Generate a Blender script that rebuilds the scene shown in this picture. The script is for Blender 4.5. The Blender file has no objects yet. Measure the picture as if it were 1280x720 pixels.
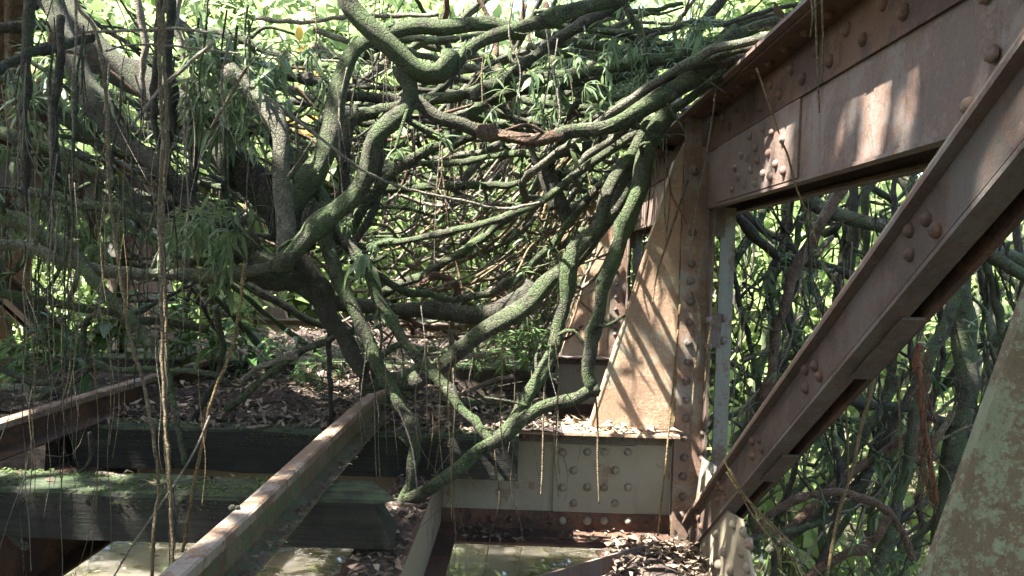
import bpy, math, random
from mathutils import Vector, Matrix, noise
R = math.radians
rnd = random.Random(7)
sc = bpy.context.scene
COL = sc.collection

# ------------------------------------------------------------------ camera
F = 925.0                                   # focal length in pixels of the 1280 wide photograph
ROLL = R(1.7)
fy = Vector((15, 32, -F)).normalized()      # the bridge axis (+Y) seen from the camera
up0 = Vector((math.sin(ROLL), math.cos(ROLL), 0))
uz = (up0 - fy * up0.dot(fy)).normalized()
ux = fy.cross(uz)
Mcw = Matrix((ux, fy, uz))                  # camera -> world
CAM = Vector((0, 0, 0))
cd = bpy.data.cameras.new('camera')
cd.sensor_width = 36; cd.lens = 36 * F / 1280
cd.clip_start = 0.02; cd.clip_end = 500
cam = bpy.data.objects.new('camera', cd); COL.objects.link(cam)
cam.matrix_world = Mcw.to_4x4()
sc.camera = cam

def P(x, y, Y):
    d = Mcw @ Vector((x - 640, 360 - y, -F))
    return d * (Y / d.y)

# ------------------------------------------------------------------ light
SUN = Vector((-0.46, -0.22, 0.86)).normalized()
w = bpy.data.worlds.new('World'); sc.world = w; w.use_nodes = True
nt = w.node_tree
sky = nt.nodes.new('ShaderNodeTexSky'); sky.sky_type = 'NISHITA'; sky.sun_disc = False
sky.sun_elevation = math.asin(SUN.z); sky.sun_rotation = math.atan2(SUN.x, SUN.y)
sky.air_density = 1.0; sky.dust_density = 3.0; sky.ozone_density = 1.0
bg = nt.nodes['Background']; bg.inputs[1].default_value = 0.15
nt.links.new(sky.outputs[0], bg.inputs[0])
sd = bpy.data.lights.new('sun', 'SUN'); sd.energy = 5.0; sd.angle = R(0.5); sd.color = (1, 0.95, 0.86)
so = bpy.data.objects.new('sun', sd); COL.objects.link(so)
so.rotation_euler = SUN.to_track_quat('Z', 'Y').to_euler()
so.location = (0, 0, 30)
sc.view_settings.view_transform = 'Standard'; sc.view_settings.look = 'None'
sc.view_settings.exposure = 3.4; sc.view_settings.gamma = 1; sc.view_settings.use_curve_mapping = False
sc.render.engine = 'CYCLES'
cy = sc.cycles
cy.use_denoising = True; cy.max_bounces = 6; cy.diffuse_bounces = 4; cy.glossy_bounces = 2
cy.transmission_bounces = 4; cy.transparent_max_bounces = 4; cy.caustics_reflective = False; cy.caustics_refractive = False

# ------------------------------------------------------------------ materials
class NT:
    def __init__(s, name):
        m = bpy.data.materials.new(name); m.use_nodes = True
        s.m = m; s.t = m.node_tree; s.b = s.t.nodes['Principled BSDF']; s.out = s.t.nodes['Material Output']
        g = s.t.nodes.new('ShaderNodeNewGeometry'); s.pos = g.outputs['Position']; s.nor = g.outputs['Normal']
    def n(s, typ, **kw):
        x = s.t.nodes.new(typ)
        for k, v in kw.items(): setattr(x, k, v)
        return x
    def link(s, a, b): s.t.links.new(a, b)
    def noise(s, scale, detail=5, rough=0.6, stretch=None):
        x = s.n('ShaderNodeTexNoise'); x.inputs['Scale'].default_value = scale
        x.inputs['Detail'].default_value = detail; x.inputs['Roughness'].default_value = rough
        if stretch:
            mp = s.n('ShaderNodeMapping'); mp.inputs['Scale'].default_value = stretch
            s.link(s.pos, mp.inputs[0]); s.link(mp.outputs[0], x.inputs['Vector'])
        else: s.link(s.pos, x.inputs['Vector'])
        return x.outputs['Fac']
    def ramp(s, fac, lo, hi):
        x = s.n('ShaderNodeMapRange'); x.inputs['From Min'].default_value = lo; x.inputs['From Max'].default_value = hi
        s.link(fac, x.inputs['Value']); return x.outputs['Result']
    def mul(s, a, b):
        x = s.n('ShaderNodeMath', operation='MULTIPLY')
        for i, v in enumerate((a, b)):
            if isinstance(v, (int, float)): x.inputs[i].default_value = v
            else: s.link(v, x.inputs[i])
        return x.outputs[0]
    def add(s, a, b):
        x = s.n('ShaderNodeMath', operation='ADD'); x.use_clamp = False
        for i, v in enumerate((a, b)):
            if isinstance(v, (int, float)): x.inputs[i].default_value = v
            else: s.link(v, x.inputs[i])
        return x.outputs[0]
    def mix(s, fac, a, b):
        x = s.n('ShaderNodeMixRGB')
        if isinstance(fac, (int, float)): x.inputs[0].default_value = fac
        else: s.link(fac, x.inputs[0])
        for i, v in ((1, a), (2, b)):
            if isinstance(v, tuple): x.inputs[i].default_value = (*v, 1)
            else: s.link(v, x.inputs[i])
        return x.outputs[0]
    def bump(s, h, strength, dist=0.01):
        x = s.n('ShaderNodeBump'); x.inputs['Strength'].default_value = strength; x.inputs['Distance'].default_value = dist
        s.link(h, x.inputs['Height']); s.link(x.outputs[0], s.b.inputs['Normal'])
    def color(s, c): s.link(c, s.b.inputs['Base Color'])
    def rough(s, v): s.b.inputs['Roughness'].default_value = v
    def upness(s, lo=-0.1, hi=0.8):
        x = s.n('ShaderNodeSeparateXYZ'); s.link(s.nor, x.inputs[0]); return s.ramp(x.outputs['Z'], lo, hi)

def bark(name, base, dark, moss, moss_amt, spot=None, scale=1.0):
    t = NT(name)
    a = t.noise(16 * scale, 7, 0.75)
    c = t.mix(t.ramp(a, 0.38, 0.62), dark, base)
    m = t.add(t.mul(t.noise(8 * scale, 4, 0.6), 0.55), t.mul(t.noise(75, 5, 0.75), 0.45))
    lo = 0.60 - moss_amt * 0.2
    bare = t.ramp(t.noise(3.5, 4, 0.6), 0.66, 0.51)
    c = t.mix(t.mul(t.mul(t.ramp(m, lo, lo + 0.07), 0.85), bare), c, moss)
    up = t.mul(t.upness(0.1, 0.95), t.ramp(t.add(t.mul(t.noise(5), .6), t.mul(t.noise(90, 4, .7), .4)), 0.47, 0.56))
    c = t.mix(t.mul(t.mul(up, bare), min(1, moss_amt * 1.1)), c, tuple(v * 1.35 for v in moss))
    c = t.mix(t.mul(t.ramp(t.noise(190, 4, 0.7), 0.52, 0.66), 0.8), c, tuple(v * 1.9 for v in base))
    c = t.mix(t.mul(t.ramp(t.noise(120, 4, 0.7), 0.54, 0.66), 0.8), c, tuple(v * 0.6 for v in dark))
    c = t.mix(t.mul(t.ramp(t.noise(13, 5, .7), 0.60, 0.68), 0.7), c, spot or tuple(min(.3, v * 2.2) for v in base))
    t.color(c); t.rough(0.95)
    vo = t.n('ShaderNodeTexVoronoi', feature='DISTANCE_TO_EDGE'); vo.inputs['Scale'].default_value = 38; t.link(t.pos, vo.inputs['Vector'])
    h = t.add(t.add(t.mul(t.noise(95, 6, 0.75), 1.0), t.mul(a, 0.9)), t.mul(t.ramp(vo.outputs['Distance'], 0.0, 0.12), .35))
    t.bump(h, 1.0, 0.018)
    t.b.inputs['Specular IOR Level'].default_value = 0.2
    return t.m

def steel(name, paint, rust, orange, rust_amt, lichen=None, streak=True, speck=1.0):
    t = NT(name)
    a = t.noise(3.2, 9, 0.7)
    b = t.noise(7.0, 6, 0.75, (1.6, 1.6, 0.3)) if streak else t.noise(9, 6, 0.7)
    f_ = t.noise(38, 6, 0.75)
    s_ = t.add(t.add(t.mul(a, 0.62), t.mul(b, 0.2)), t.mul(f_, 0.18))
    lo = 0.60 - rust_amt * 0.22
    c = t.mix(t.mul(t.ramp(s_, lo, lo + 0.035), 0.9), paint, rust)
    c = t.mix(t.mul(t.ramp(s_, lo - 0.02, lo), t.ramp(s_, lo + 0.03, lo)), c, orange)
    c = t.mix(t.mul(t.ramp(t.add(t.mul(t.noise(9, 6, 0.75), .6), t.mul(f_, .4)), 0.53, 0.60), .85 * speck), c, orange)
    c = t.mix(t.mul(t.ramp(t.noise(9, 4, 0.6, (2, 2, 0.16)), 0.55, 0.70), 0.4 * speck), c, tuple(v * 0.5 for v in rust))
    c = t.mix(t.mul(t.ramp(t.noise(90, 4, .7), 0.56, 0.66), 0.45 * speck), c, tuple(v * 0.45 for v in rust))
    c = t.mix(t.mul(t.ramp(t.noise(60, 6, .75, (1, 1, .6)), 0.57, 0.66), 0.5 * speck), c, tuple(min(.5, v * 1.5) for v in paint))
    if lichen:
        c = t.mix(t.ramp(t.add(t.mul(t.noise(13, 5, 0.7), .55), t.mul(t.noise(70, 6, .75), .45)), 0.505, 0.54), c, lichen)
        c = t.mix(t.mul(t.ramp(t.noise(85, 6, 0.8), 0.54, 0.60), 0.75), c, tuple(v * 1.35 for v in lichen))
    t.color(c); t.rough(0.72)
    t.bump(t.add(t.add(t.noise(70, 6, 0.75), t.mul(t.noise(6, 3), 1.2)), t.mul(t.ramp(s_, lo, lo + .03), -.6)), 0.55, 0.006)
    t.b.inputs['Specular IOR Level'].default_value = 0.3
    return t.m

def timber(name, base, dark, moss, amt):
    t = NT(name)
    g = t.add(t.mul(t.noise(8, 8, 0.75, (0.16, 5, 8)), .7), t.mul(t.noise(22, 5, .7), .3))
    c = t.mix(t.ramp(g, 0.35, 0.65), dark, base)
    m = t.noise(6, 6, 0.7)
    c = t.mix(t.mul(t.ramp(m, 0.62 - amt * 0.2, 0.74 - amt * 0.2), 0.6), c, moss)
    up = t.mul(t.upness(0.3, 0.9), t.ramp(t.noise(12, 6, 0.7), 0.36, 0.55))
    c = t.mix(t.mul(up, 0.85), c, tuple(v * 1.9 for v in moss))
    ck = t.noise(5, 5, 0.65, (0.10, 4, 9)); c = t.mix(t.mul(t.ramp(ck, 0.44, 0.475), t.ramp(ck, 0.51, 0.475)), c, (0.003, 0.003, 0.002))
    t.color(c); t.rough(0.95)
    t.bump(t.add(g, t.mul(t.noise(70, 4), 0.5)), 0.8, 0.02)
    return t.m

def leafmat(name, c1, c2, trans=0.5, rough=0.5):
    t = NT(name)
    oi = t.n('ShaderNodeObjectInfo')
    rn = t.n('ShaderNodeNewGeometry')
    f = t.add(t.mul(rn.outputs['Random Per Island'], 0.75), t.mul(t.noise(3, 2), 0.4))
    c = t.mix(t.ramp(f, 0.15, 0.95), c1, c2)
    t.color(c); t.rough(rough)
    t.b.inputs['Specular IOR Level'].default_value = 0.3
    tr = t.n('ShaderNodeBsdfTranslucent'); t.link(t.mix(0.35, c, (0.32, 0.41, 0.17)), tr.inputs[0])
    mx = t.n('ShaderNodeMixShader'); mx.inputs[0].default_value = trans
    t.link(t.b.outputs[0], mx.inputs[1]); t.link(tr.outputs[0], mx.inputs[2])
    t.link(mx.outputs[0], t.out.inputs[0])
    return t.m

M = {}
M['moss'] = bark('mossy_bark', (0.092, 0.088, 0.066), (0.026, 0.025, 0.019), (0.056, 0.088, 0.033), 0.82)
M['dark'] = bark('dark_bark', (0.07, 0.064, 0.052), (0.026, 0.023, 0.02), (0.05, 0.068, 0.034), 0.5, (0.11, 0.105, 0.085))
M['pale'] = bark('pale_bark', (0.16, 0.155, 0.12), (0.07, 0.066, 0.05), (0.07, 0.10, 0.045), 0.45, (0.25, 0.25, 0.21))
M['brown'] = bark('brown_bark', (0.15, 0.10, 0.07), (0.05, 0.034, 0.026), (0.05, 0.06, 0.03), 0.15)
M['tan'] = bark('tan_root', (0.19, 0.15, 0.09), (0.09, 0.07, 0.045), (0.10, 0.10, 0.04), 0.15)
M['grey'] = bark('grey_twig', (0.25, 0.22, 0.175), (0.12, 0.10, 0.08), (0.06, 0.07, 0.035), 0.15)
M['red'] = bark('red_root', (0.24, 0.11, 0.065), (0.11, 0.05, 0.03), (0.2, 0.1, 0.05), 0.1)
M['straw'] = bark('straw_fibre', (0.21, 0.155, 0.075), (0.11, 0.08, 0.04), (0.12, 0.11, 0.045), 0.1)
M['steel'] = steel('rusty_painted_steel', (0.112, 0.096, 0.084), (0.075, 0.055, 0.045), (0.11, 0.066, 0.048), 0.5)
M['chord'] = steel('rusty_chord_steel', (0.145, 0.116, 0.10), (0.105, 0.074, 0.06), (0.14, 0.084, 0.06), 0.5)
M['web'] = steel('weathered_grey_steel', (0.225, 0.195, 0.14), (0.19, 0.15, 0.105), (0.17, 0.10, 0.06), 0.1, None, True, 0.25)
M['bracket'] = steel('ochre_rusted_steel', (0.28, 0.235, 0.165), (0.23, 0.145, 0.095), (0.29, 0.165, 0.10), 0.45)
M['lichen'] = steel('lichened_steel', (0.095, 0.07, 0.04), (0.07, 0.046, 0.027), (0.11, 0.06, 0.035), 0.35, (0.135, 0.138, 0.085))
M['rivet'] = steel('rivet_steel', (0.20, 0.17, 0.125), (0.14, 0.10, 0.07), (0.15, 0.09, 0.055), 0.35)
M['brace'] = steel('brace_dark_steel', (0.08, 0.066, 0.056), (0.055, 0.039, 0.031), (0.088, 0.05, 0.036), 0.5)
M['postmat'] = steel('post_steel', (0.175, 0.155, 0.125), (0.115, 0.074, 0.052), (0.18, 0.096, 0.058), 0.45)
M['grey_steel'] = steel('grey_painted_steel', (0.16, 0.16, 0.135), (0.11, 0.085, 0.065), (0.13, 0.075, 0.045), 0.3)
M['rust'] = steel('dark_rust', (0.085, 0.052, 0.036), (0.052, 0.03, 0.022), (0.12, 0.055, 0.03), 0.6)
M['rail'] = steel('railhead_rust', (0.24, 0.20, 0.16), (0.13, 0.085, 0.06), (0.17, 0.095, 0.055), 0.5, None, False)
M['railmoss'] = steel('mossy_rail_rust', (0.14, 0.11, 0.08), (0.10, 0.062, 0.042), (0.13, 0.07, 0.04), 0.5, (0.07, 0.10, 0.05), False)
M['timber'] = timber('mossy_timber', (0.026, 0.023, 0.017), (0.008, 0.007, 0.006), (0.022, 0.036, 0.012), 0.55)
M['oldtimber'] = timber('bare_timber', (0.075, 0.055, 0.04), (0.022, 0.017, 0.014), (0.04, 0.06, 0.02), 0.15)
M['soil'] = NT('leaf_mould').m
def _soil():
    t = NT('dark_leaf_mould')
    c = t.mix(t.ramp(t.noise(25, 6, 0.75), 0.4, 0.65), (0.025, 0.018, 0.014), (0.10, 0.065, 0.05))
    t.color(c); t.rough(1); t.bump(t.noise(60, 6, 0.8), 1, 0.03); return t.m
M['soil'] = _soil()
def _bank():
    t = NT('river_bank_earth')
    c = t.mix(t.ramp(t.noise(0.8, 6, 0.7), 0.4, 0.6), (0.05, 0.075, 0.02), (0.09, 0.07, 0.045))
    t.color(c); t.rough(1); t.bump(t.noise(6, 6, 0.8), 1, 0.1); return t.m
M['bank'] = _bank()
def _water():
    t = NT('muddy_water')
    st = t.add(t.mul(t.noise(0.5, 4), 0.5), t.mul(t.noise(3.0, 6, 0.7, (0.6, 1.6, 1)), 0.5))
    c = t.mix(t.ramp(st, 0.40, 0.60), (0.035, 0.031, 0.021), (0.12, 0.108, 0.085))
    c = t.mix(t.mul(t.ramp(t.noise(7, 6, .75, (.5, 1.6, 1)), 0.54, 0.62), .6), c, (0.03, 0.026, 0.015))
    t.color(c); t.rough(0.06); t.b.inputs['Subsurface Weight'].default_value = 1; t.b.inputs['Subsurface Radius'].default_value = (1.2, 1.1, .7); t.b.inputs['Subsurface Scale'].default_value = 1.0; t.b.inputs['IOR'].default_value = 1.33
    t.b.inputs['Specular IOR Level'].default_value = 1.0
    t.b.inputs['Coat Weight'].default_value = 1.0; t.b.inputs['Coat IOR'].default_value = 1.6; t.b.inputs['Coat Roughness'].default_value = 0.03
    t.bump(t.add(t.noise(1.6, 4, 0.6, (1.0, 1.8, 1)), t.mul(t.noise(9, 3, .6), .3)), 0.28, 0.08); return t.m
M['water'] = _water()
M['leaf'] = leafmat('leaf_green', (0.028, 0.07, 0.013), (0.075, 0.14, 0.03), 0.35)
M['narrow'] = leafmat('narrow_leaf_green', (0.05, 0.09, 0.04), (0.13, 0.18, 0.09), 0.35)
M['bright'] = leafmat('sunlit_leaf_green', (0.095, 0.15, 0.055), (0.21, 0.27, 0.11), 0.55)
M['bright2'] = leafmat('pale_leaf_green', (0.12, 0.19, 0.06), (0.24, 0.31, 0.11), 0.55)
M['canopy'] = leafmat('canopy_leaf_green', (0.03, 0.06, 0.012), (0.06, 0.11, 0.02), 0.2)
M['broad'] = leafmat('broad_leaf_green', (0.04, 0.09, 0.03), (0.09, 0.17, 0.05), 0.35, 0.35)
M['mossy'] = leafmat('moss_green', (0.03, 0.05, 0.012), (0.09, 0.125, 0.03), 0.2, 0.9)
M['barkmoss'] = leafmat('bark_moss_green', (0.036, 0.06, 0.02), (0.10, 0.135, 0.05), 0.15, 0.9)
M['yellow'] = leafmat('yellow_leaf', (0.45, 0.25, 0.03), (0.55, 0.36, 0.06), 0.4)
M['litter'] = leafmat('dead_leaf', (0.045, 0.033, 0.024), (0.20, 0.15, 0.11), 0.05, 0.8)
M['palelitter'] = leafmat('pale_dead_leaf', (0.20, 0.155, 0.11), (0.34, 0.28, 0.21), 0.05, 0.8)

# ------------------------------------------------------------------ helpers
def meta(o, label=None, cat=None, group=None, kind=None):
    if label: o['label'] = label
    if cat: o['category'] = cat
    if group: o['group'] = group
    if kind: o['kind'] = kind
    return o

def empty(name, loc, label, cat, group=None):
    o = bpy.data.objects.new(name, None); COL.objects.link(o); o.location = loc; o.empty_display_size = 0.1
    return meta(o, label, cat, group)

class MB:
    def __init__(s): s.v = []; s.f = []; s.sm = []
    def poly(s, pts, faces, smooth=False):
        n = len(s.v); s.v += [tuple(p) for p in pts]
        for f in faces: s.f.append(tuple(i + n for i in f)); s.sm.append(smooth)
    def box(s, x0, x1, y0, y1, z0, z1, mat=None):
        p = [(x, y, z) for x in (x0, x1) for y in (y0, y1) for z in (z0, z1)]
        if mat: p = [mat @ Vector(q) for q in p]
        s.poly(p, [(0, 1, 3, 2), (4, 6, 7, 5), (0, 4, 5, 1), (2, 3, 7, 6), (0, 2, 6, 4), (1, 5, 7, 3)])
    def prism(s, pts, off):
        n = len(pts); a = [Vector(p) for p in pts]; b = [p + Vector(off) for p in a]
        s.poly(a + b, [tuple(range(n)), tuple(range(2 * n - 1, n - 1, -1))] + [(i, i + n, (i + 1) % n + n, (i + 1) % n) for i in range(n)])
    def dome(s, c, nrm, r, h=0.7, seg=12):
        nrm = Vector(nrm).normalized(); t = nrm.orthogonal().normalized(); b = nrm.cross(t); c = Vector(c)
        pts = []; fs = []
        rings = [(1.0, -0.15), (1.0, 0.12), (0.86, 0.5), (0.5, 0.86)]
        for rr, hh in rings:
            for i in range(seg):
                a = 2 * math.pi * i / seg
                pts.append(c + (t * math.cos(a) + b * math.sin(a)) * r * rr + nrm * r * h * hh)
        pts.append(c + nrm * r * h)
        for k in range(3):
            for i in range(seg):
                j = (i + 1) % seg; fs.append((k * seg + i, k * seg + j, (k + 1) * seg + j, (k + 1) * seg + i))
        for i in range(seg): fs.append((3 * seg + i, 3 * seg + (i + 1) % seg, 4 * seg))
        s.poly(pts, fs, True)
    def tube(s, pts, rad, seg=8, step=0.05, lump=0.12, tip=True, sd=None):
        """swept curve through pts (Catmull-Rom), rad: list of radii or a number"""
        pts = [Vector(p) for p in pts]
        if isinstance(rad, (int, float)): rad = [rad] * len(pts)
        if len(rad) != len(pts):
            a, b = rad[0], rad[-1]; rad = [a + (b - a) * i / (len(pts) - 1) for i in range(len(pts))]
        Q = []; Rr = []
        n = len(pts)
        for i in range(n - 1):
            p0 = pts[max(0, i - 1)]; p1 = pts[i]; p2 = pts[i + 1]; p3 = pts[min(n - 1, i + 2)]
            if i == 0: p0 = p1 * 2 - p2
            if i == n - 2: p3 = p2 * 2 - p1
            L = (p2 - p1).length; k = max(1, int(L / step + 0.5))
            for j in range(k):
                t = j / k
                Q.append(0.5 * ((2 * p1) + (p2 - p0) * t + (2 * p0 - 5 * p1 + 4 * p2 - p3) * t * t + (3 * p1 - p0 - 3 * p2 + p3) * t ** 3))
                Rr.append(rad[i] + (rad[i + 1] - rad[i]) * t)
        Q.append(pts[-1]); Rr.append(rad[-1])
        sd = rnd.random() * 100 if sd is None else sd
        arc = 0.0; A_ = []
        for i in range(len(Q)):
            if i: arc += (Q[i] - Q[i - 1]).length
            A_.append(arc)
        if seg >= 7 and lump > .06:
            for i in range(1, len(Q) - 1):
                f_ = A_[i] / max(Rr[i], .008)
                Q[i] = Q[i] + Vector((noise.noise(Vector((f_ * .16, sd, 1))), noise.noise(Vector((f_ * .16, sd, 5))), noise.noise(Vector((f_ * .16, sd, 9))))) * Rr[i] * .75
                kn = max(0, noise.noise(Vector((f_ * .22, sd, 20))) - .28)
                Rr[i] *= 1 + 1.3 * kn + .22 * noise.noise(Vector((f_ * .07, sd, 30)))
        u = None; V = []; Fs = []
        for i, q in enumerate(Q):
            tg = (Q[min(i + 1, len(Q) - 1)] - Q[max(i - 1, 0)])
            if tg.length < 1e-9: tg = Vector((0, 0, 1))
            tg.normalize()
            if u is None: u = tg.orthogonal().normalized()
            u = (u - tg * u.dot(tg)); u = u.normalized() if u.length > 1e-6 else tg.orthogonal().normalized()
            b = tg.cross(u)
            r = Rr[i] * (1 + lump * 0.8 * noise.noise(Vector((i * step / max(Rr[i], 0.004) * 0.45, sd, 0))))
            for k in range(seg):
                a = 2 * math.pi * k / seg
                rr = r * (1 + (.13 * math.cos(2 * (a - sd)) if lump > .06 else 0)) * (1 + lump * noise.noise(Vector((math.cos(a) * 1.1 + sd, math.sin(a) * 1.1, i * step / max(Rr[i], 0.01) * 0.3))))
                V.append(q + (u * math.cos(a) + b * math.sin(a)) * rr)
        m = len(Q)
        for i in range(m - 1):
            for k in range(seg):
                j = (k + 1) % seg
                Fs.append((i * seg + k, i * seg + j, (i + 1) * seg + j, (i + 1) * seg + k))
        V.append(Q[0] - (Q[1] - Q[0]).normalized() * Rr[0] * 0.4); V.append(Q[-1] + (Q[-1] - Q[-2]).normalized() * Rr[-1] * 0.4)
        for k in range(seg):
            j = (k + 1) % seg
            Fs.append((m * seg, j, k)); Fs.append((m * seg + 1, (m - 1) * seg + k, (m - 1) * seg + j))
        s.poly(V, Fs, True)
    def leaf(s, base, d, nrm, L, W, bend=0.25, quads=2, fold=0.0):
        d = Vector(d).normalized(); nrm = Vector(nrm); nrm = (nrm - d * nrm.dot(d))
        nrm = nrm.normalized() if nrm.length > 1e-4 else d.orthogonal().normalized()
        b = d.cross(nrm); base = Vector(base)
        if quads == 1:
            s.poly([base, base + d * L * 0.45 + b * W / 2 + nrm * bend * L * .15, base + d * L - nrm * bend * L * .2, base + d * L * 0.45 - b * W / 2 + nrm * bend * L * .15], [(0, 1, 2, 3)])
            return
        prof = [(0, 0.12), (0.25, 0.85), (0.55, 1.0), (0.82, 0.6), (1.0, 0.06)]
        pts = []
        for t, wd in prof:
            c = base + d * L * t - nrm * bend * L * t * t
            pts += [c + b * W * wd / 2 + nrm * fold * W * wd, c, c - b * W * wd / 2 + nrm * fold * W * wd]
        fs = []
        for i in range(4):
            a = i * 3; fs += [(a, a + 1, a + 4, a + 3), (a + 1, a + 2, a + 5, a + 4)]
        s.poly(pts, fs, True)
    def mesh(s, name, mats):
        me = bpy.data.meshes.new(name); me.from_pydata(s.v, [], s.f)
        if not isinstance(mats, (list, tuple)): mats = [mats]
        for m_ in mats: me.materials.append(m_)
        me.polygons.foreach_set('use_smooth', s.sm); me.update()
        return me
    def build(s, name, mat, parent=None, world=True):
        """world: vertices are world coordinates, parent is an Empty at parent.location"""
        if parent is not None and world:
            L = wl(parent); s.v = [tuple(Vector(p) - L) for p in s.v]
        o = bpy.data.objects.new(name, s.mesh(name, mat)); COL.objects.link(o)
        if parent is not None: o.parent = parent
        return o

def wl(o):
    L = Vector((0, 0, 0))
    while o is not None: L = L + Vector(o.location); o = o.parent
    return L

def recentre(o):
    """put a mesh thing's origin at its own centre"""
    me = o.data; n = len(me.vertices); c = Vector((0, 0, 0))
    for v_ in me.vertices: c += v_.co
    c /= n
    me.transform(Matrix.Translation(-c)); o.location = c
    return o

# ------------------------------------------------------------------ setting: ground, water
def ground():
    n = 90; S = 130.0
    V = []; Fs = []
    for j in range(n + 1):
        for i in range(n + 1):
            x = -S + 2 * S * i / n; y = -S + 2 * S * j / n
            x = math.copysign(abs(x / S) ** 1.8 * S, x) - 2; y = math.copysign(abs(y / S) ** 1.8 * S, y) + 4
            d = math.hypot((x + 2) / 10.5, (y - 3) / 11.0)
            t = min(1, max(0, (d - 0.95) / 0.55)); t = t * t * (3 - 2 * t)
            z = -5.2 + 3.2 * t + max(0, d - 1.5) * 0.35 + noise.noise(Vector((x * .2, y * .2, 0))) * 0.4 * t
            V.append((x, y, z))
    for j in range(n):
        for i in range(n):
            a = j * (n + 1) + i; Fs.append((a, a + 1, a + n + 2, a + n + 1))
    b = MB(); b.poly(V, Fs, True)
    o = b.build('river_bank', M['bank']); meta(o, 'earth banks of the river under the forest', kind='structure')
    b = MB(); b.poly([(-60, -60, -3.9), (60, -60, -3.9), (60, 60, -3.9), (-60, 60, -3.9)], [(0, 1, 2, 3)])
    o = b.build('river_water', M['water']); meta(o, 'olive brown river water below the bridge', kind='structure')
ground()

def gz(x, y):
    d = math.hypot((x + 2) / 10.5, (y - 3) / 11.0)
    t = min(1, max(0, (d - 0.95) / 0.55)); t = t * t * (3 - 2 * t)
    return -5.2 + 3.2 * t + max(0, d - 1.5) * 0.35

# ------------------------------------------------------------------ the bridge
NODES = [1.05, 4.35, 7.75, 11.15, 14.55]
ZT, ZB = 0.87, -1.6
bridge = empty('railway_bridge', (-1.55, 4.35, ZB), 'rusting riveted steel railway bridge overgrown with mossy vines', 'railway bridge')
XR = 1.05

def rivets(parent, pts, nrm, r=0.021, mat=None, seg=12, hh=.85):
    """each rivet head one small mesh under its plate"""
    for p in pts:
        b = MB(); b.dome((0, 0, 0), nrm, r * rnd.uniform(.92, 1.06), hh, seg)
        o = bpy.data.objects.new('rivet', b.mesh('rivet', mat or M['rust'])); COL.objects.link(o)
        o.parent = parent; o.location = Vector(p) - wl(parent)

def beam_l(b, y0, y1, x, z, w_, h, t=0.012): pass

# floor beams -----------------------------------------------------------------
def floor_beam(Y, near):
    xl, xr = -4.15, 0.905
    b = MB(); b.box(xl, xr, Y, Y + 0.012, -1.58, -0.985)
    if not near:
        for z in (-1.12, -1.2, -1.28, -1.36):
            for x in (-0.05, 0.1, 0.36): b.dome((x, Y - 0.001, z), (0, -1, 0), 0.019, .7, 8)
    fb = b.build('floor_beam', M['web'], bridge)
    b = MB(); b.box(xl, xr + 0.01, Y - 0.17, Y + 0.19, -0.975, -0.96)
    b.build('top_flange', M['bracket'] if near else M['chord'], fb)
    b = MB(); b.box(xl, xr, Y - 0.15, Y - 0.011, -0.984, -0.976); b.box(xl, xr, Y - 0.012, Y - 0.001, -1.055, -0.977)
    if not near:
        for k in range(14): b.dome((-0.4 + k * 0.1, Y - 0.013, -1.018), (0, -1, 0), 0.019, .7, 8)
    a = b.build('flange_angle', M['steel'], fb)
    b = MB(); b.box(xl, xr, Y - 0.21, Y + 0.22, -1.605, -1.59); b.build('bottom_flange', M['rust'], fb)
    b = MB(); b.box(xl, xr, Y - 0.012, Y - 0.001, -1.575, -1.47); b.box(xl, xr, Y - 0.14, Y - 0.013, -1.587, -1.577)
    a2 = b.build('flange_angle', M['rust'], fb)
    if near:
        x0, x1 = P(692, 600, Y).x, P(793, 600, Y).x
        b = MB(); b.box(x0, x1, Y - 0.018, Y - 0.002, -1.466, -1.062)
        sp = b.build('splice_plate', M['web'], fb)
        pts = []
        for ry in (565, 588, 609, 629, 651):
            cols = (703, 734, 755, 785) if ry in (565, 609, 651) else (717, 769)
            for cx in cols: pts.append(P(cx, ry, Y - 0.019))
        rivets(sp, pts, (0, -1, 0), 0.025, M['rivet'], 14, 1.0)
        b = MB(); b.box(P(844, 600, Y).x, xr, Y - 0.014, Y - 0.002, -1.466, -1.06)
        b.build('end_plate', M['steel'], fb)
        rivets(a, [(x, Y - 0.013, -1.018) for x in [-0.1 + 0.12 * k for k in range(9)]], (0, -1, 0), 0.019, M['steel'])
        rivets(a2, [(x, Y - 0.013, -1.525) for x in [-0.38 + 0.115 * k for k in range(11)]], (0, -1, 0), 0.019, M['rust'])
        # connection angle of the stringer
        b = MB(); b.box(-0.44, -0.36, Y - 0.013, Y - 0.003, -1.466, -1.06)
        ca = b.build('connection_angle', M['web'], fb)
        rivets(ca, [(-0.40, Y - 0.014, z) for z in (-1.20, -1.29, -1.38)] , (0, -1, 0), 0.021, M['web'])
    return fb
for k, Y in enumerate(NODES[:4]):
    if k: floor_beam(Y, k == 1)

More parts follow.
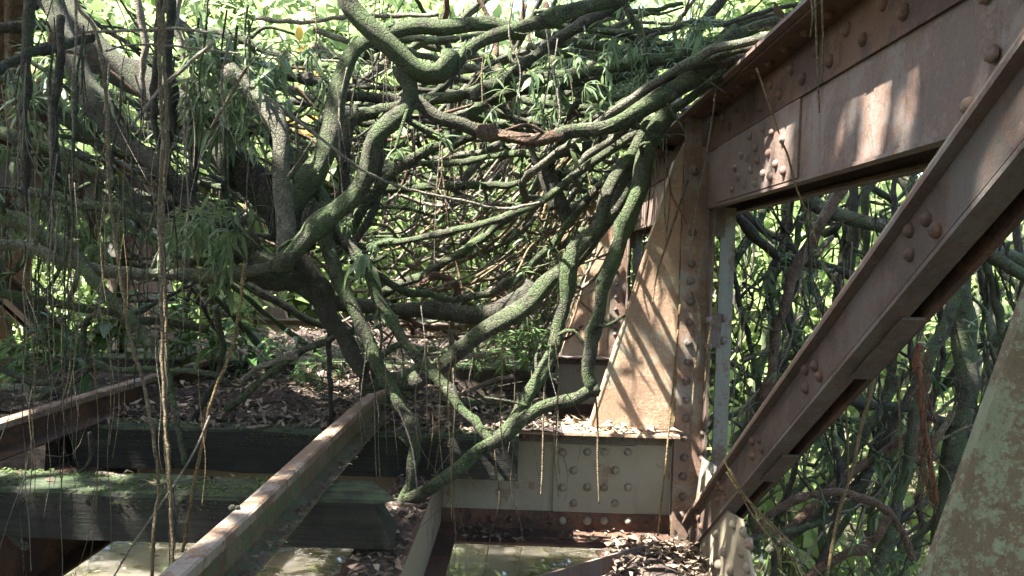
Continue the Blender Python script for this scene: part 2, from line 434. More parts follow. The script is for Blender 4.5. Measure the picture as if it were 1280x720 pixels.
# knee brackets -------------------------------------------------------------------
def bracket(Y, mat, side=1):
    def X(x): return x if side > 0 else -3.15 - x
    if side > 0 and Y < 2:
        poly = [(0.20, -1.3), (0.92, -1.3), (0.95, 0.84), (0.95, 0.7)]
        a = P(1145, 720, Y); c = P(1280, 340, Y); dx = (c.x - a.x) / (c.z - a.z)
        f = lambda z: a.x + (z - a.z) * dx
        poly = [(f(-0.95), -0.95), (0.93, -0.95), (0.93, 0.3), (f(0.3), 0.3)]
    else:
        poly = [(0.415, -0.955), (0.905, -0.955), (0.905, 0.72), (0.86, 0.62), (0.635, -0.20)]
    pts = [(X(x), Y - 0.03, z) for x, z in poly]
    b = MB(); b.prism(pts, (0, 0.012, 0))
    o = b.build('knee_bracket', mat, bridge)
    # stiffening lip along the sloping edge, turned away from the camera
    b = MB()
    if side > 0 and Y < 2: e = [poly[0], poly[3]]
    else: e = [poly[0], poly[4], poly[3]]
    for (x0, z0), (x1, z1) in zip(e[:-1], e[1:]):
        b.prism([(X(x0 - .004), Y - 0.034, z0), (X(x0 + .006), Y - 0.034, z0), (X(x1 + .006), Y - 0.034, z1), (X(x1 - .004), Y - 0.034, z1)], (0, 0.085 if Y > 2 else 0.02, 0))
    b.build('edge_angle', M['bracket'] if Y > 2 else M['lichen'], o)
    return o
bracket(NODES[0], M['lichen'])['label'] = 'lichened greenish plate standing close on the right'
bracket(NODES[1], M['bracket'])
bracket(NODES[2], M['bracket']); bracket(NODES[3], M['bracket'])
for Y in NODES[1:4]: bracket(Y, M['chord'], -1)

# posts -----------------------------------------------------------------------
def post(Y, side=1, near=False):
    def X(a, c): return (a, c) if side > 0 else (-3.15 - c, -3.15 - a)
    b = MB(); b.box(*X(0.907, 1.062), Y - 0.052, Y - 0.038, -1.7, 0.86)
    o = b.build('post', M['postmat'], bridge)
    b = MB(); b.box(*X(1.064, 1.078), Y - 0.13, Y + 0.12, -1.7, 0.33)
    b.build('flange', M['steel'], o)
    b = MB(); b.box(*X(1.13, 1.215), Y - 0.05, Y - 0.036, -1.7, 0.35); b.box(*X(1.201, 1.215), Y - 0.035, Y + 0.12, -1.7, 0.35)
    b.build('outer_leg', M['grey_steel'], o)
    b = MB(); b.box(*X(1.08, 1.128), Y + 0.10, Y + 0.11, -1.7, 0.33)
    b.build('back_plate', M['rust'], o)
    for z in (-0.36, 0.28):
        b = MB(); b.box(*X(1.072, 1.15), Y - 0.066, Y - 0.054, z - 0.10, z + 0.10)
        bp = b.build('batten_plate', M['steel'], o)
        if near and z < 0:
            rivets(bp, [(1.062, Y - 0.131, -0.30), (1.062, Y - 0.131, -0.45), (1.165, Y - 0.052, -0.29), (1.165, Y - 0.052, -0.42)], (0, -1, 0), 0.024, M['steel'])
    if near:
        zs = [0.55, 0.2, 0.02, -0.08, -0.2, -0.32, -0.44, -0.55, -0.66, -0.77, -0.88, -1.0, -1.11, -1.22, -1.34, -1.45]
        rivets(o, [(0.968 + rnd.uniform(-.004, .004), Y - 0.053, z) for z in zs], (0, -1, 0), 0.024, M['steel'])
        rivets(o, [(1.062, Y - 0.10, z) for z in (-0.55, -0.95, -1.1, -1.25, -1.36)], (-1, 0, 0), 0.022, M['steel'])
    else:
        b = MB()
        for k in range(16): b.dome((X(.968, .968)[0], Y - 0.053, -1.5 + k * 0.13), (0, -1, 0), 0.022, .7, 8)
        b.build('rivets', M['steel'], o)
    return o
post(NODES[1], 1, True); post(NODES[2]); post(NODES[3]); post(NODES[0])
for Y in NODES[1:4]: post(Y, -1)

# chords -----------------------------------------------------------------------
def chord(side=1):
    def bx(b, x0, x1, *r):
        if side > 0: b.box(x0, x1, *r)
        else: b.box(-3.15 - x1, -3.15 - x0, *r)
    y0, y1 = 0.35, 15
    b = MB(); bx(b, XR, XR + 0.012, y0, y1, 0.352, 0.85); bx(b, XR + 0.25, XR + 0.262, y0, y1, 0.352, 0.85)
    ch = b.build('top_chord', M['chord'], bridge)
    b = MB(); bx(b, XR - 0.008, XR + 0.04, y0, y1, 0.338, 0.35); bx(b, XR + .21, XR + .27, y0, y1, 0.338, 0.35); b.build('bottom_edge', M['chord'], ch)
    b = MB(); bx(b, 0.885, 1.42, y0, y1, 0.868, 0.882); b.build('cover_plate', M['chord'], ch)
    b = MB(); bx(b, 0.90, 1.40, y0, 6.2, 0.884, 0.898); b.build('cover_plate', M['steel'], ch)
    b = MB(); bx(b, XR - 0.012, XR - 0.001, y0, y1, 0.665, 0.853); bx(b, 0.92, XR - 0.002, y0, y1, 0.855, 0.866)
    an = b.build('flange_angle', M['rust'], ch)
    spl = []
    for (a, c) in ((2.88, 4.1), (0.4, 1.55), (6.6, 8.6)):
        b = MB(); bx(b, XR - 0.010, XR - 0.001, a, c, 0.356, 0.662)
        spl.append(b.build('splice_plate', M['chord'], ch))
    if side > 0:
        pts = [(XR - .011, y, z) for y, z in ((3.18, .585), (3.05, .53), (3.22, .50), (3.40, .55), (3.36, .49), (3.12, .44), (3.28, .42), (3.45, .46), (3.52, .52), (3.55, .40), (3.38, .39), (3.18, .395), (3.66, .45), (3.62, .55), (3.75, .40), (3.72, .50), (3.50, .62), (3.30, .62), (3.02, .40))]
        rivets(spl[0], pts, (-1, 0, 0), 0.021, M['chord'])
        rivets(spl[1], [(XR - .011, y, z) for y, z in ((1.62, .62), (1.74, .645), (1.70, .50), (1.60, .45), (1.78, .40), (1.52, .40))], (-1, 0, 0), 0.022, M['chord'])
        rivets(an, [(XR - .013, 1.1 + .125 * k, .76 + (.035 if k % 2 else -.035)) for k in range(24)], (-1, 0, 0), 0.024, M['rust'])
        rivets(an, [(.985, 1.1 + .2 * k, .854) for k in range(15)], (0, 0, -1), 0.022, M['rust'])
        b = MB()
        for k in range(12):
            for z in (.42, .5, .58): b.dome((XR - .011, 6.8 + .15 * k, z), (-1, 0, 0), .024, .7, 8)
        b.build('rivets', M['steel'], spl[2])
    b = MB(); bx(b, 1.06, 1.075, 3.9, 15, -1.75, -1.45); bx(b, 1.22, 1.235, 3.9, 15, -1.75, -1.45)
    b.build('bottom_chord', M['steel'], bridge)
chord(1); chord(-1)

# diagonals ---------------------------------------------------------------------
def diagonal(ybot, side=1, near=False):
    """member falling from the top chord at ybot-3.4 to the bottom node at ybot"""
    A = Vector((0, ybot - 0.05, -1.49)); B = Vector((0, ybot - 3.55, 0.96))
    d = (B - A).normalized(); n = Vector((0, -d.z, d.y)); n = n if n.z < 0 else -n     # n points down, across the member
    L = (B - A).length
    def X(x): return x if side > 0 else -3.15 - x
    def bar(b, x0, x1, n0, n1, l0=0, l1=L):
        c = [A + d * l0 + n * n0, A + d * l1 + n * n0, A + d * l1 + n * n1, A + d * l0 + n * n1]
        b.prism([Vector((X(x0), p.y, p.z)) for p in c], (X(x1) - X(x0), 0, 0))
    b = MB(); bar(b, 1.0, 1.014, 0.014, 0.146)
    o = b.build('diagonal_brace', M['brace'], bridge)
    b = MB(); bar(b, 0.968, 1.09, -0.002, 0.012); b.build('top_flange', M['chord'], o)
    b = MB(); bar(b, 0.975, 1.12, -0.018, -0.005); b.build('cover_strip', M['bracket'], o)
    b = MB(); bar(b, 1.001, 1.072, 0.147, 0.16); b.build('bottom_flange', M['steel'], o)
    b = MB(); bar(b, 1.118, 1.132, 0.0135, 0.162); bar(b, 1.112, 1.1175, 0.150, 0.162); b.build('outer_angle', M['rust'], o)
    segs = [(0.35, 0.62), (1.25, 1.55), (2.25, 2.62), (3.3, 3.7)]
    for a, c in segs:
        b = MB(); bar(b, 1.05, 1.117, 0.1615, 0.171, a, c); b.build('batten_plate', M['steel'], o)
    if near:
        for t in (0.22, 0.75, 1.38, 2.05, 2.85):
            c = A + d * t
            pts = []
            for da, dn in ((0, .04), (.08, .065), (-.03, .095), (.10, .115), (.05, .03))[:4 if t > 1 else 5]:
                q = c + d * da + n * dn; pts.append((0.999, q.y, q.z))
            rivets(o, pts, (-1, 0, 0), 0.021, M['rust'])
    return o
diagonal(NODES[1], 1, True)['label'] = 'rusty built up diagonal crossing the right of the picture'
diagonal(NODES[2]); diagonal(NODES[3])
diagonal(NODES[2], -1); diagonal(NODES[3], -1); diagonal(NODES[1], -1)

# bottom gusset at the near node
b = MB()
gp = [P(885, 600, 4.12), P(905, 588, 4.0), P(928, 640, 3.55), P(948, 650, 3.35), P(1000, 760, 3.05), P(880, 760, 4.0)]
b.prism([(1.02, p.y, p.z) for p in gp], (0.014, 0, 0))
gus = b.build('gusset_plate', M['web'], bridge)
rv = []
for (x, y) in ((896, 668), (906, 690), (918, 655), (930, 665), (928, 690), (938, 680), (935, 710), (915, 715), (899, 706)):
    d_ = Mcw @ Vector((x - 640, 360 - y, -F)); p = d_ * (1.019 / d_.x); rv.append(p)
rivets(gus, rv, (-1, 0, 0), 0.026, M['rivet'], 12, 1.0)
b = MB(); q = [P(878, 572, 4.2), P(903, 588, 4.05), P(872, 650, 4.1), P(868, 640, 4.2)]
b.prism(q, (0.0, 0.012, 0)); o = b.build('gusset_plate', M['grey_steel'], bridge)
rivets(o, [P(884, 590, 4.1), P(888, 603, 4.08), P(884, 615, 4.08)], (-.4, -1, .2), .022, M['grey_steel'])
# horizontal lateral plate at the node and the lateral brace angle
b = MB(); b.prism([(0.45, 4.12, -1.62), (1.0, 4.12, -1.62), (1.0, 3.3, -1.62), (0.62, 3.3, -1.62)], (0, 0, 0.012))
b.build('lateral_plate', M['rust'], bridge)
a0 = Vector((0.78, 4.02, -1.60)); a1 = Vector((-0.35, 3.15, -1.60)); dd = (a1 - a0).normalized(); nn = Vector((-dd.y, dd.x, 0))
b = MB()
b.prism([a0, a1, a1 + nn * .012, a0 + nn * .012], (0, 0, 0.10)); b.prism([a0 + nn * .013, a1 + nn * .013, a1 + nn * .10, a0 + nn * .10], (0, 0, 0.012))
b.build('lateral_brace', M['chord'], bridge)

# stringers --------------------------------------------------------------------
def stringer(xa, xb, y0, y1, wm='web'):
    b = MB(); b.box(xa, xb, y0, y1, -1.19, -1.178); st = b.build('stringer', M['rust'], bridge)
    xm = (xa + xb) / 2
    b = MB(); b.box(xb - 0.03, xb - 0.016, y0, y1, -1.55, -1.191); b.build('web_plate', M[wm], st)
    b = MB(); b.box(xb - .10, xb + 0.09, y0, y1, -1.564, -1.551); b.build('bottom_flange', M['rust'], st)
stringer(-0.655, -0.43, 0.6, 4.33); stringer(-2.50, -2.25, 0.6, 4.33, 'rust')
stringer(-0.655, -0.43, 4.38, 7.7); stringer(-2.50, -2.25, 4.38, 7.7)

# ------------------------------------------------------------------ rails and sleepers
def rail(x, y0, y1, label, m1, m2):
    t = empty('rail', (x, y0, -0.79), label, 'rail', 'rails of the abandoned track')
    h = 0.033; zt = -0.79; n = 40
    prof = [(-h, -0.035), (-h, -0.006), (-h + .008, 0), (h - .008, 0), (h, -0.006), (h, -0.035), (0.010, -0.047), (-0.010, -0.047)]
    def sweep(prof, name, mat):
        b = MB(); V = []; k = len(prof)
        for i in range(n + 1):
            y = y0 + (y1 - y0) * i / n
            wx = 0.006 * math.sin(y * 1.3); wz = 0.004 * math.sin(y * 2.1)
            V += [(x + px + wx, y, zt + pz + wz) for px, pz in prof]
        Fs = [(i * k + a, i * k + (a + 1) % k, (i + 1) * k + (a + 1) % k, (i + 1) * k + a) for i in range(n) for a in range(k)]
        Fs += [tuple(range(k))[::-1], tuple(n * k + a for a in range(k))]
        b.poly(V, Fs); return b.build(name, mat, t)
    sweep(prof, 'rail_head', m1)
    sweep([(-.009, -.046), (.009, -.046), (.009, -.135), (-.009, -.135)], 'rail_web', m2)
    sweep([(-.082, -.158), (-.082, -.148), (-.010, -.1345), (.010, -.1345), (.082, -.148), (.082, -.158)], 'rail_foot', m2)
    return t
rail(-0.85, 0.7, 6.5, 'rust brown rail running from the bottom edge toward the vines', M['rail'], M['railmoss'])
rail(-2.36, 0.9, 6.0, 'rust red rail on the far side of the mossy sleepers', M['rail'], M['rust'])

def sleeper(x0, x1, y0, y1, z0, z1, label, mat, rag=0.0):
    n = 26; V = []; b = MB()
    cs = [(y0, z0), (y0, z1 - .012), (y0 + .012, z1), ((y0 + y1) / 2, z1 + .003), (y1 - .012, z1), (y1, z1 - .012), (y1, z0)]
    k = len(cs); sd = rnd.random() * 50
    for i in range(n + 1):
        x = x0 + (x1 - x0) * i / n
        for j, (y, z) in enumerate(cs):
            q = Vector((x * 2.5, y * 6 + sd, z * 6)); e = 0.016
            xx = x + (rag * noise.noise(Vector((j * 1.7, sd, i * .3))) if i in (0, n) else 0)
            V.append((xx, y + e * noise.noise(q), z + e * noise.noise(q + Vector((9, 3, 1)))))
    Fs = [(i * k + a, i * k + (a + 1) % k, (i + 1) * k + (a + 1) % k, (i + 1) * k + a) for i in range(n) for a in range(k)]
    Fs += [tuple(range(k))[::-1], tuple(n * k + a for a in range(k))]
    b.poly(V, Fs); o = b.build('sleeper', mat); meta(o, label, 'sleeper', 'timber sleepers across the bridge'); return recentre(o)
sleeper(-4.0, -0.56, 2.84, 3.11, -1.137, -0.95, 'nearest mossy timber sleeper with a bright green sunlit top edge', M['timber'], 0.22)
sleeper(-2.42, 0.0, 3.94, 4.20, -1.176, -0.95, 'second dark green sleeper with square sawn end before the riveted beam', M['timber'])
sleeper(-4.0, -2.5, 3.85, 4.15, -1.2, -1.0, 'bare brown timber under the far left rail', M['oldtimber'], .05)
for i, y in enumerate((4.85, 5.5, 6.15, 6.9, 7.5)):
    lab = ['sleeper with mossy top just behind the riveted floor beam', 'rotten black sleeper stacked before the second floor beam', 'sleeper half buried in leaves under the horizontal dark limb',
           'sleeper buried in litter before the far bracket', 'sleeper buried in litter behind the crossing vines'][i]
    zt = -0.95 if i != 1 else -0.80
    sleeper(-3.9, 0.12 if i < 2 else 0.3, y, y + .27, zt - .24, zt, lab, M['timber'] if i != 1 else M['oldtimber'], .05)

b = MB(); b.box(-2.3, -0.75, 3.42, 3.9, -1.30, -1.20)
meta(recentre(b.build('packing_board', M['oldtimber'])), 'dark brown board lying low between the two nearest sleepers', 'board')
def floating():
    b = MB()
    for _ in range(1500):
        x, y = rnd.uniform(-9, 3), rnd.uniform(5, 17)
        if noise.noise(Vector((x * .9, y * .7, 4))) < rnd.uniform(-.2, .5): continue
        a = rnd.uniform(0, 6.28); l = rnd.uniform(.04, .13)
        b.leaf((x, y, -3.893), (math.cos(a), math.sin(a), 0), (0, 0, 1), l, l * .45, rnd.uniform(-.05, .05), 1)
    meta(b.build('floating_leaves', M['litter']), 'dead leaves drifting on the river below the bridge', 'leaves', kind='stuff')
floating()
rnd.seed(21)
# ------------------------------------------------------------------ vines traced one by one
def px_path(pts, Y0, Y1):
    out = []
    tot = [0.0]
    for a, c in zip(pts[:-1], pts[1:]): tot.append(tot[-1] + math.hypot(c[0] - a[0], c[1] - a[1]))
    for p, t in zip(pts, tot):
        Y = p[2] if len(p) > 2 else Y0 + (Y1 - Y0) * t / tot[-1]
        out.append(P(p[0], p[1], Y))
    return out

def add_leaves(b, q, n, spread, L=(.06, .13), wr=.13, droop=-.5):
    for _ in range(n):
        d = Vector((rnd.gauss(0, 1), rnd.gauss(0, 1), rnd.gauss(droop, .8)))
        l = rnd.uniform(*L)
        o = Vector((rnd.gauss(0, spread), rnd.gauss(0, spread), rnd.gauss(0, spread)))
        b.leaf(q + o, d, (rnd.uniform(-.6, .6), rnd.uniform(-.6, .6), 1), l, l * wr * rnd.uniform(.8, 1.3), rnd.uniform(.1, .6))

def vine(label, mat, wpx, pts, Y0, Y1=None, group=None, seg=10, name='vine', lump=.14, leaves=0, leafmat='narrow', cat=None, thing=True):
    Y1 = Y0 if Y1 is None else Y1
    pp = px_path(pts, Y0, Y1)
    ws = wpx if isinstance(wpx, (list, tuple)) else (wpx, wpx)
    ra, rb = ws[0] / 2 * pp[0].y / F, ws[-1] / 2 * pp[-1].y / F
    if not group and ra > .02: ra *= .97; rb *= .97
    b = MB(); b.tube(pp, [ra, rb], seg, max(.018, min(.05, ra * 1.2)), lump)
    big = ra > .018 and name == 'vine' and not group
    if name == 'vine' and group and rnd.random() < .6 or name == 'twig' and group and rnd.random() < .5 or name == 'hanging_root' and group and rnd.random() < .45:
        for _ in range(rnd.randint(1, 3)):
            i = rnd.randint(1, len(pp) - 2); q = pp[i]; d_ = (pp[i + 1] - pp[i - 1]).normalized(); l_ = rnd.uniform(.15, .5)
            d_ = (d_ + Vector((rnd.gauss(0, .5), rnd.gauss(0, .3), rnd.gauss(0, .5)))).normalized()
            if name == 'hanging_root': d_ = (d_ + Vector((rnd.gauss(0, .15), 0, -.6))).normalized()
            b.tube([q, q + d_ * l_ * .5 + Vector((0, 0, rnd.gauss(0, .03))), q + d_ * l_ + Vector((rnd.gauss(0, .06), 0, rnd.gauss(0, .07)))], [ra * .6, ra * .25], max(5, seg - 3), .06, .07)
    o = recentre(b.build(name, M[mat])); meta(o, label, cat or ('root' if 'root' in name else 'twig' if 'twig' in name else 'vine'), group)
    if big and mat != 'brown':
        mb = MB(); vs = o.data.vertices; nv = len(vs) - 2
        for _ in range(min(1000, nv // 3)):
            q = vs[rnd.randrange(nv)]; nn = q.normal
            if nn.z < rnd.uniform(-.9, .5) or noise.noise((o.location + q.co) * 7) < rnd.uniform(-.35, .2): continue
            tdir = (nn * rnd.uniform(.3, 1.2) + Vector((rnd.gauss(0, .6), rnd.gauss(0, .6), rnd.gauss(0, .6)))); l_ = rnd.uniform(.005, .014)
            mb.leaf(o.location + q.co - nn * .001, tdir, nn + Vector((.1, .2, .1)), l_, l_ * .7, .4, 1)
        if mb.v: mb.build('moss', M['barkmoss'], o)['kind'] = 'stuff'
    if big:
        for _ in range(rnd.randint(2, 5)):
            i = rnd.randint(1, len(pp) - 2); q = pp[i].lerp(pp[i + 1], rnd.random()); d_ = Vector((rnd.gauss(0, 1), rnd.gauss(-.2, .6), rnd.gauss(.1, 1))).normalized(); l_ = rnd.uniform(.04, .28); rr_ = ra * rnd.uniform(.12, .35)
            tb = MB(); e_ = q + d_ * (l_ + ra); tb.tube([q, q.lerp(e_, .5) + Vector((rnd.gauss(0, .02), 0, rnd.gauss(0, .02))), e_], [rr_, rr_ * .6], 6, .04, .1)
            so_ = tb.build('side_twig', M[mat], o)
            if rnd.random() < .3:
                lb = MB(); add_leaves(lb, e_, 7, .015, (.04, .09), .2); lb.build('leaves', M['narrow'], so_)
    if leaves:
        lb = MB()
        for _ in range(leaves):
            q = rnd.choice(pp[1:]) + Vector((rnd.gauss(0, .1), rnd.gauss(0, .1), rnd.gauss(0, .06)))
            add_leaves(lb, q, 5, .02)
        lb.build('leaves', M[leafmat], o)
    return o

V_ = vine
V_('thickest dark mossy limb falling from the top left corner to the knot', 'dark', (46, 34), [(10,-60),(60,0),(115,52),(174,97),(222,139),(271,174),(312,218),(345,270),(368,325)], 5.0, 4.2, seg=14, lump=.2)
V_('dark limb running below the thickest limb on the left', 'dark', (28, 22), [(50,-20),(75,35),(104,80),(122,132),(167,180),(208,222),(240,250),(285,290),(345,332)], 4.5, 4.0, seg=12)
V_('pale mossy upright stem ending at the bent hook', 'pale', (19, 22), [(285,85),(300,105),(325,130),(345,152),(352,195),(356,240),(360,285),(357,325)], 3.7, 3.55, seg=12)
V_('stout green vine bent like a hook in the centre', 'moss', (24, 24), [(500,84),(506,97),(514,107),(517,124),(508,140),(492,152),(474,168),(466,190),(458,212),(436,245),(402,282),(368,315),(345,335)], 3.3, 3.45, seg=14, lump=.12)
V_('thick dark limb coming down from the top edge to a curled stump', 'moss', (30, 26), [(432,-40),(440,0),(460,32),(487,60),(508,80),(528,90),(546,90),(560,80),(563,66)], 3.25, 3.3, seg=14)
V_('arched mossy vine bending over behind the top limb', 'moss', (17, 27), [(652,42),(633,35),(606,30),(578,31),(550,33),(522,31),(498,33),(478,40),(449,52),(430,73),(421,112),(422,156),(404,201),(383,236),(368,270),(372,300)], 4.1, 3.75, seg=12)
V_('long vine with a bare brown patch sweeping onto the top chord', 'moss', (16, 14), [(505,118),(526,132),(545,145),(564,153),(605,165)], 3.42, 3.42, seg=12)
o_ = V_('bare brown barked middle stretch of the long sweeping vine', 'brown', (16, 15), [(596,162.5),(605,165),(625,170),(647,172.5),(670,173),(692,170),(704,168)], 3.42, 3.42, seg=12, lump=.3)
V_('green end of the long vine lying over the chord flange', 'moss', (15, 24), [(696,169.5),(725,165),(754,159),(780,150),(803,139),(826,124),(848,106),(876,84),(904,60),(925,40)], 3.42, 3.36, seg=12)
V_('slim green vine running just under the sweeping one', 'moss', (8, 14), [(420,300),(446,306),(494,303),(543,294),(595,282),(647,265),(690,242),(727,212),(775,180),(817,153),(855,128),(893,100),(920,76)], 3.9, 3.45)
V_('dark vine crossing the tangle to the top of the chord', 'moss', (14, 11), [(405,180),(432,160),(470,140),(520,128),(560,124),(612,108),(664,100),(734,90),(786,80),(848,68),(893,52),(945,35),(990,20)], 4.5, 3.8)
V_('straight dark vine climbing to the top edge above the curled stump', 'moss', (15, 18), [(540,92),(571,75),(602,52),(647,35),(699,21),(747,2),(800,-20)], 3.7, 3.9, seg=10)
V_('pair vine below the straight one with rubbed brown spots', 'dark', (12, 14), [(590,122),(633,94),(661,73),(699,49),(723,31),(768,3),(800,-25)], 4.2, 4.2)
V_('mossy vine bowing up from the knot through the middle of the tangle', 'moss', (11, 13), [(415,330),(450,270),(487,222),(522,194),(557,177),(585,146),(612,125),(651,113),(690,108),(760,96),(820,84)], 4.4, 4.3)
V_('thin pale stem slanting in front of the hook vine', 'grey', (4, 4), [(330,118),(352,135),(400,172),(446,208),(475,223),(508,236),(564,248),(588,253),(630,261),(680,252)], 2.9, 3.4, seg=7, name='twig')
V_('right hand vine of the hanging pair ending in a broken elbow', 'moss', (22, 16), [(838,140),(822,160),(811,185),(802,224),(787,258),(772,313),(751,376),(740,438),(738,476),(744,492)], 3.5, 3.42, seg=12)
V_('green vine looping low from the elbow to the stringer', 'moss', (16, 17), [(748,488),(736,488),(715,499),(678,511),(650,527),(618,553),(587,574),(559,595),(530,615),(510,627),(501,624)], 3.42, 3.5, seg=12)
V_('dark stem falling from the knot to the stringer', 'moss', (20, 15), [(402,255),(408,300),(421,345),(443,386),(463,438),(487,480),(504,508),(514,530),(519,564),(514,596),(502,626)], 3.75, 3.52, seg=12)
V_('stem with sunlit bare lower length meeting the low loop', 'moss', (20, 12), [(375,190),(392,232),(408,262),(425,295),(449,324),(474,369),(494,411),(522,449),(553,476),(578,510),(600,534),(618,553)], 3.9, 3.47, seg=12)
V_('short thick black stem under the knot', 'dark', (27, 18), [(362,300),(385,340),(404,369),(418,404),(439,438),(456,473),(462,486)], 3.95, 3.9, seg=12)
V_('smooth green limb curving from the deck up to the chord', 'moss', (20, 22), [(452,482),(487,478),(529,470),(560,452),(595,417),(630,397),(661,380),(689,350),(717,322),(735,305),(755,282),(775,255),(790,225),(806,185),(830,150)], 3.95, 3.6, seg=14)
V_('left hand vine of the hanging pair reaching down to the low loop', 'moss', (18, 16), [(815,150),(797,178),(780,205),(758,249),(738,291),(718,322),(704,386),(692,431),(672,470),(660,490),(642,522),(622,548)], 3.58, 3.46, seg=12)
V_('level dark limb across the middle behind the crossing stems', 'dark', (17, 22), [(405,380),(449,381),(494,386),(543,391),(595,391),(630,384),(652,374),(668,358)], 4.7, 4.5, seg=12)
V_('slender vine sagging above the level dark limb', 'moss', (10, 9), [(440,325),(494,358),(543,370),(578,374),(612,365),(647,348),(675,320),(699,296),(717,270),(745,235)], 4.5, 4.2)
V_('vine rising behind the sagging one toward the tangle', 'moss', (13, 10), [(480,366),(529,343),(560,327),(588,306),(612,289),(650,255),(690,205)], 5.0, 5.0)
V_('short brown vine bent into an arch in the middle', 'brown', (9, 8), [(520,360),(536,348),(548,344),(560,347),(570,356),(574,372)], 4.9, 4.9)
V_('pale mossy vine crossing the left side in front of the brown diagonal', 'pale', (15, 17), [(-40,298),(0,305),(45,313),(97,332),(139,341),(194,343),(250,341),(312,338),(350,330)], 3.5, 3.8, seg=12)
V_('dark vine crossing the left side above the pale mossy one', 'moss', (12, 16), [(-40,232),(0,239),(52,242),(104,254),(156,266),(208,279),(236,294),(300,325)], 4.2, 4.2)
V_('snaking vine falling from the left edge to the sleeper face', 'moss', (20, 6), [(-30,255),(0,268),(45,289),(87,313),(118,350),(139,376),(163,397),(187,428),(205,452),(212,484),(222,522),(230,581)], 3.7, 3.3, seg=12)
V_('level vine below the brown diagonal on the left', 'moss', (11, 9), [(-30,360),(0,365),(52,376),(104,385),(135,388),(165,400),(210,402),(260,412)], 4.2, 4.6)
V_('vine curling in a loop over the far left rail', 'moss', (8, 8), [(160,372),(135,388),(112,398),(103,425),(108,446),(125,458),(146,463),(208,463),(260,468),(285,478)], 3.7, 3.9)
V_('low vine bowing along the left edge above the rail', 'dark', (9, 8), [(-20,455),(0,461),(21,470),(50,478),(80,474),(110,462)], 4.0, 4.0)
V_('thin low vine under the bowing one at the left edge', 'dark', (7, 6), [(-20,490),(0,494),(30,500),(70,488),(100,472),(120,450)], 3.9, 4.0)
V_('mossy limb slanting down across the upper left', 'moss', (18, 16), [(-30,155),(0,167),(52,184),(101,205),(139,222),(167,247),(200,275)], 4.4, 4.4, seg=12)
V_('dark branch sloping behind the mossy slanting limb', 'dark', (12, 13), [(0,95),(31,108),(69,132),(101,149),(139,167),(190,205)], 5.2, 5.0)
V_('upright dark stem near the left edge', 'dark', (13, 11), [(36,-20),(34,60),(29,140),(33,205),(30,262)], 3.3, 3.3)
V_('second upright dark stem beside the left edge', 'dark', (9, 11), [(76,20),(74,90),(66,150),(70,215)], 3.6, 3.6)
V_('dark branch reaching from the left edge to the thick limb', 'dark', (11, 13), [(-10,92),(0,87),(35,66),(60,60),(87,56),(115,46)], 3.6, 4.2)
V_('level black limb near the top left corner', 'dark', (13, 12), [(-20,38),(0,35),(59,33),(90,36)], 5.2, 5.2)
for i, (pts, wd, lab) in enumerate([
    ([(196,-10),(198,60),(193,120),(199,200),(197,250)], 12, 'rope like dark root hanging from the thick limb'),
    ([(214,-10),(211,70),(216,140),(206,210),(205,262)], 14, 'widest dark root hanging from the thick limb'),
    ([(243,120),(245,180),(240,230),(246,285)], 15, 'dark hanging root with a blunt broken end above the ferns'),
    ([(286,130),(287,180),(285,240),(288,262)], 13, 'short dark root hanging beside the pale mossy stem'),
    ([(172,-10),(180,50),(178,95),(183,150)], 9, 'grey root hanging above the thick limb'),
    ([(226,-10),(221,40),(232,80),(228,128)], 9, 'twisted grey root near the top beside the widest one')]):
    V_(lab, 'dark' if wd > 10 else 'grey', (wd, wd * .7), pts, 4.0 + .1 * i, name='hanging_root')
V_('long pale root dangling from the top to the water gap', 'tan', (5, 5), [(92,-10),(100,12),(118,35),(128,76),(134,139),(135,194),(138,250),(149,334),(163,424),(177,470),(189,529),(198,602),(193,660),(189,730)], 2.6, 2.3, seg=8, name='hanging_root', lump=.1)
V_('double tan root hanging down past the left rail', 'tan', (5, 5), [(198,-10),(200,80),(203,180),(199,260),(201,350),(203,440),(207,530),(213,600),(217,730)], 2.5, 2.3, seg=8, name='hanging_root', lump=.1)
V_('tan root hanging right beside the double one', 'tan', (4, 4), [(206,-10),(204,60),(209,160),(204,270),(206,360),(208,455),(206,540),(212,620),(214,700)], 2.55, 2.4, seg=7, name='hanging_root', lump=.1)
V_('olive root slanting across the sleeper face', 'straw', (4, 4), [(305,330),(300,380),(290,435),(272,480),(262,510),(252,560),(243,600),(235,650),(228,690)], 2.6, 2.5, seg=7, name='hanging_root')
V_('thin root angled across the water gap', 'grey', (3, 3), [(262,520),(245,560),(215,610),(180,660),(160,690),(140,725)], 2.5, 2.3, seg=6, name='hanging_root')
V_('pale straight stick lying level on the thick limb', 'grey', (4, 4), [(101,40),(140,39),(174,38),(220,36),(260,41)], 3.4, 3.5, seg=7, name='twig')
V_('second pale stick below the level one', 'grey', (3, 3), [(132,64),(163,56),(208,57),(267,64),(300,67)], 3.4, 3.6, seg=7, name='twig')
V_('pale diagonal stick crossing the hanging roots', 'grey', (4, 5), [(163,160),(194,118),(222,92),(267,54)], 3.2, 3.2, seg=7, name='twig')
V_('short pale diagonal stick above the pale mossy stem', 'tan', (3, 4), [(262,163),(285,125),(309,83)], 3.2, 3.2, seg=7, name='twig')
V_('sunlit level branch above the arched vine', 'grey', (5, 6), [(320,22),(345,26),(387,27),(439,21),(500,20),(548,18)], 5.2, 5.2, seg=8, name='twig')
V_('thin level twig left of the arched vine', 'grey', (3, 3), [(300,72),(352,73),(415,76),(487,82)], 5.0, 5.0, seg=7, name='twig')
V_('dark sloping vine behind the ferns and the arched vine', 'dark', (12, 12), [(270,70),(310,80),(373,97),(411,109),(446,120),(494,126),(540,135)], 4.6, 4.6)
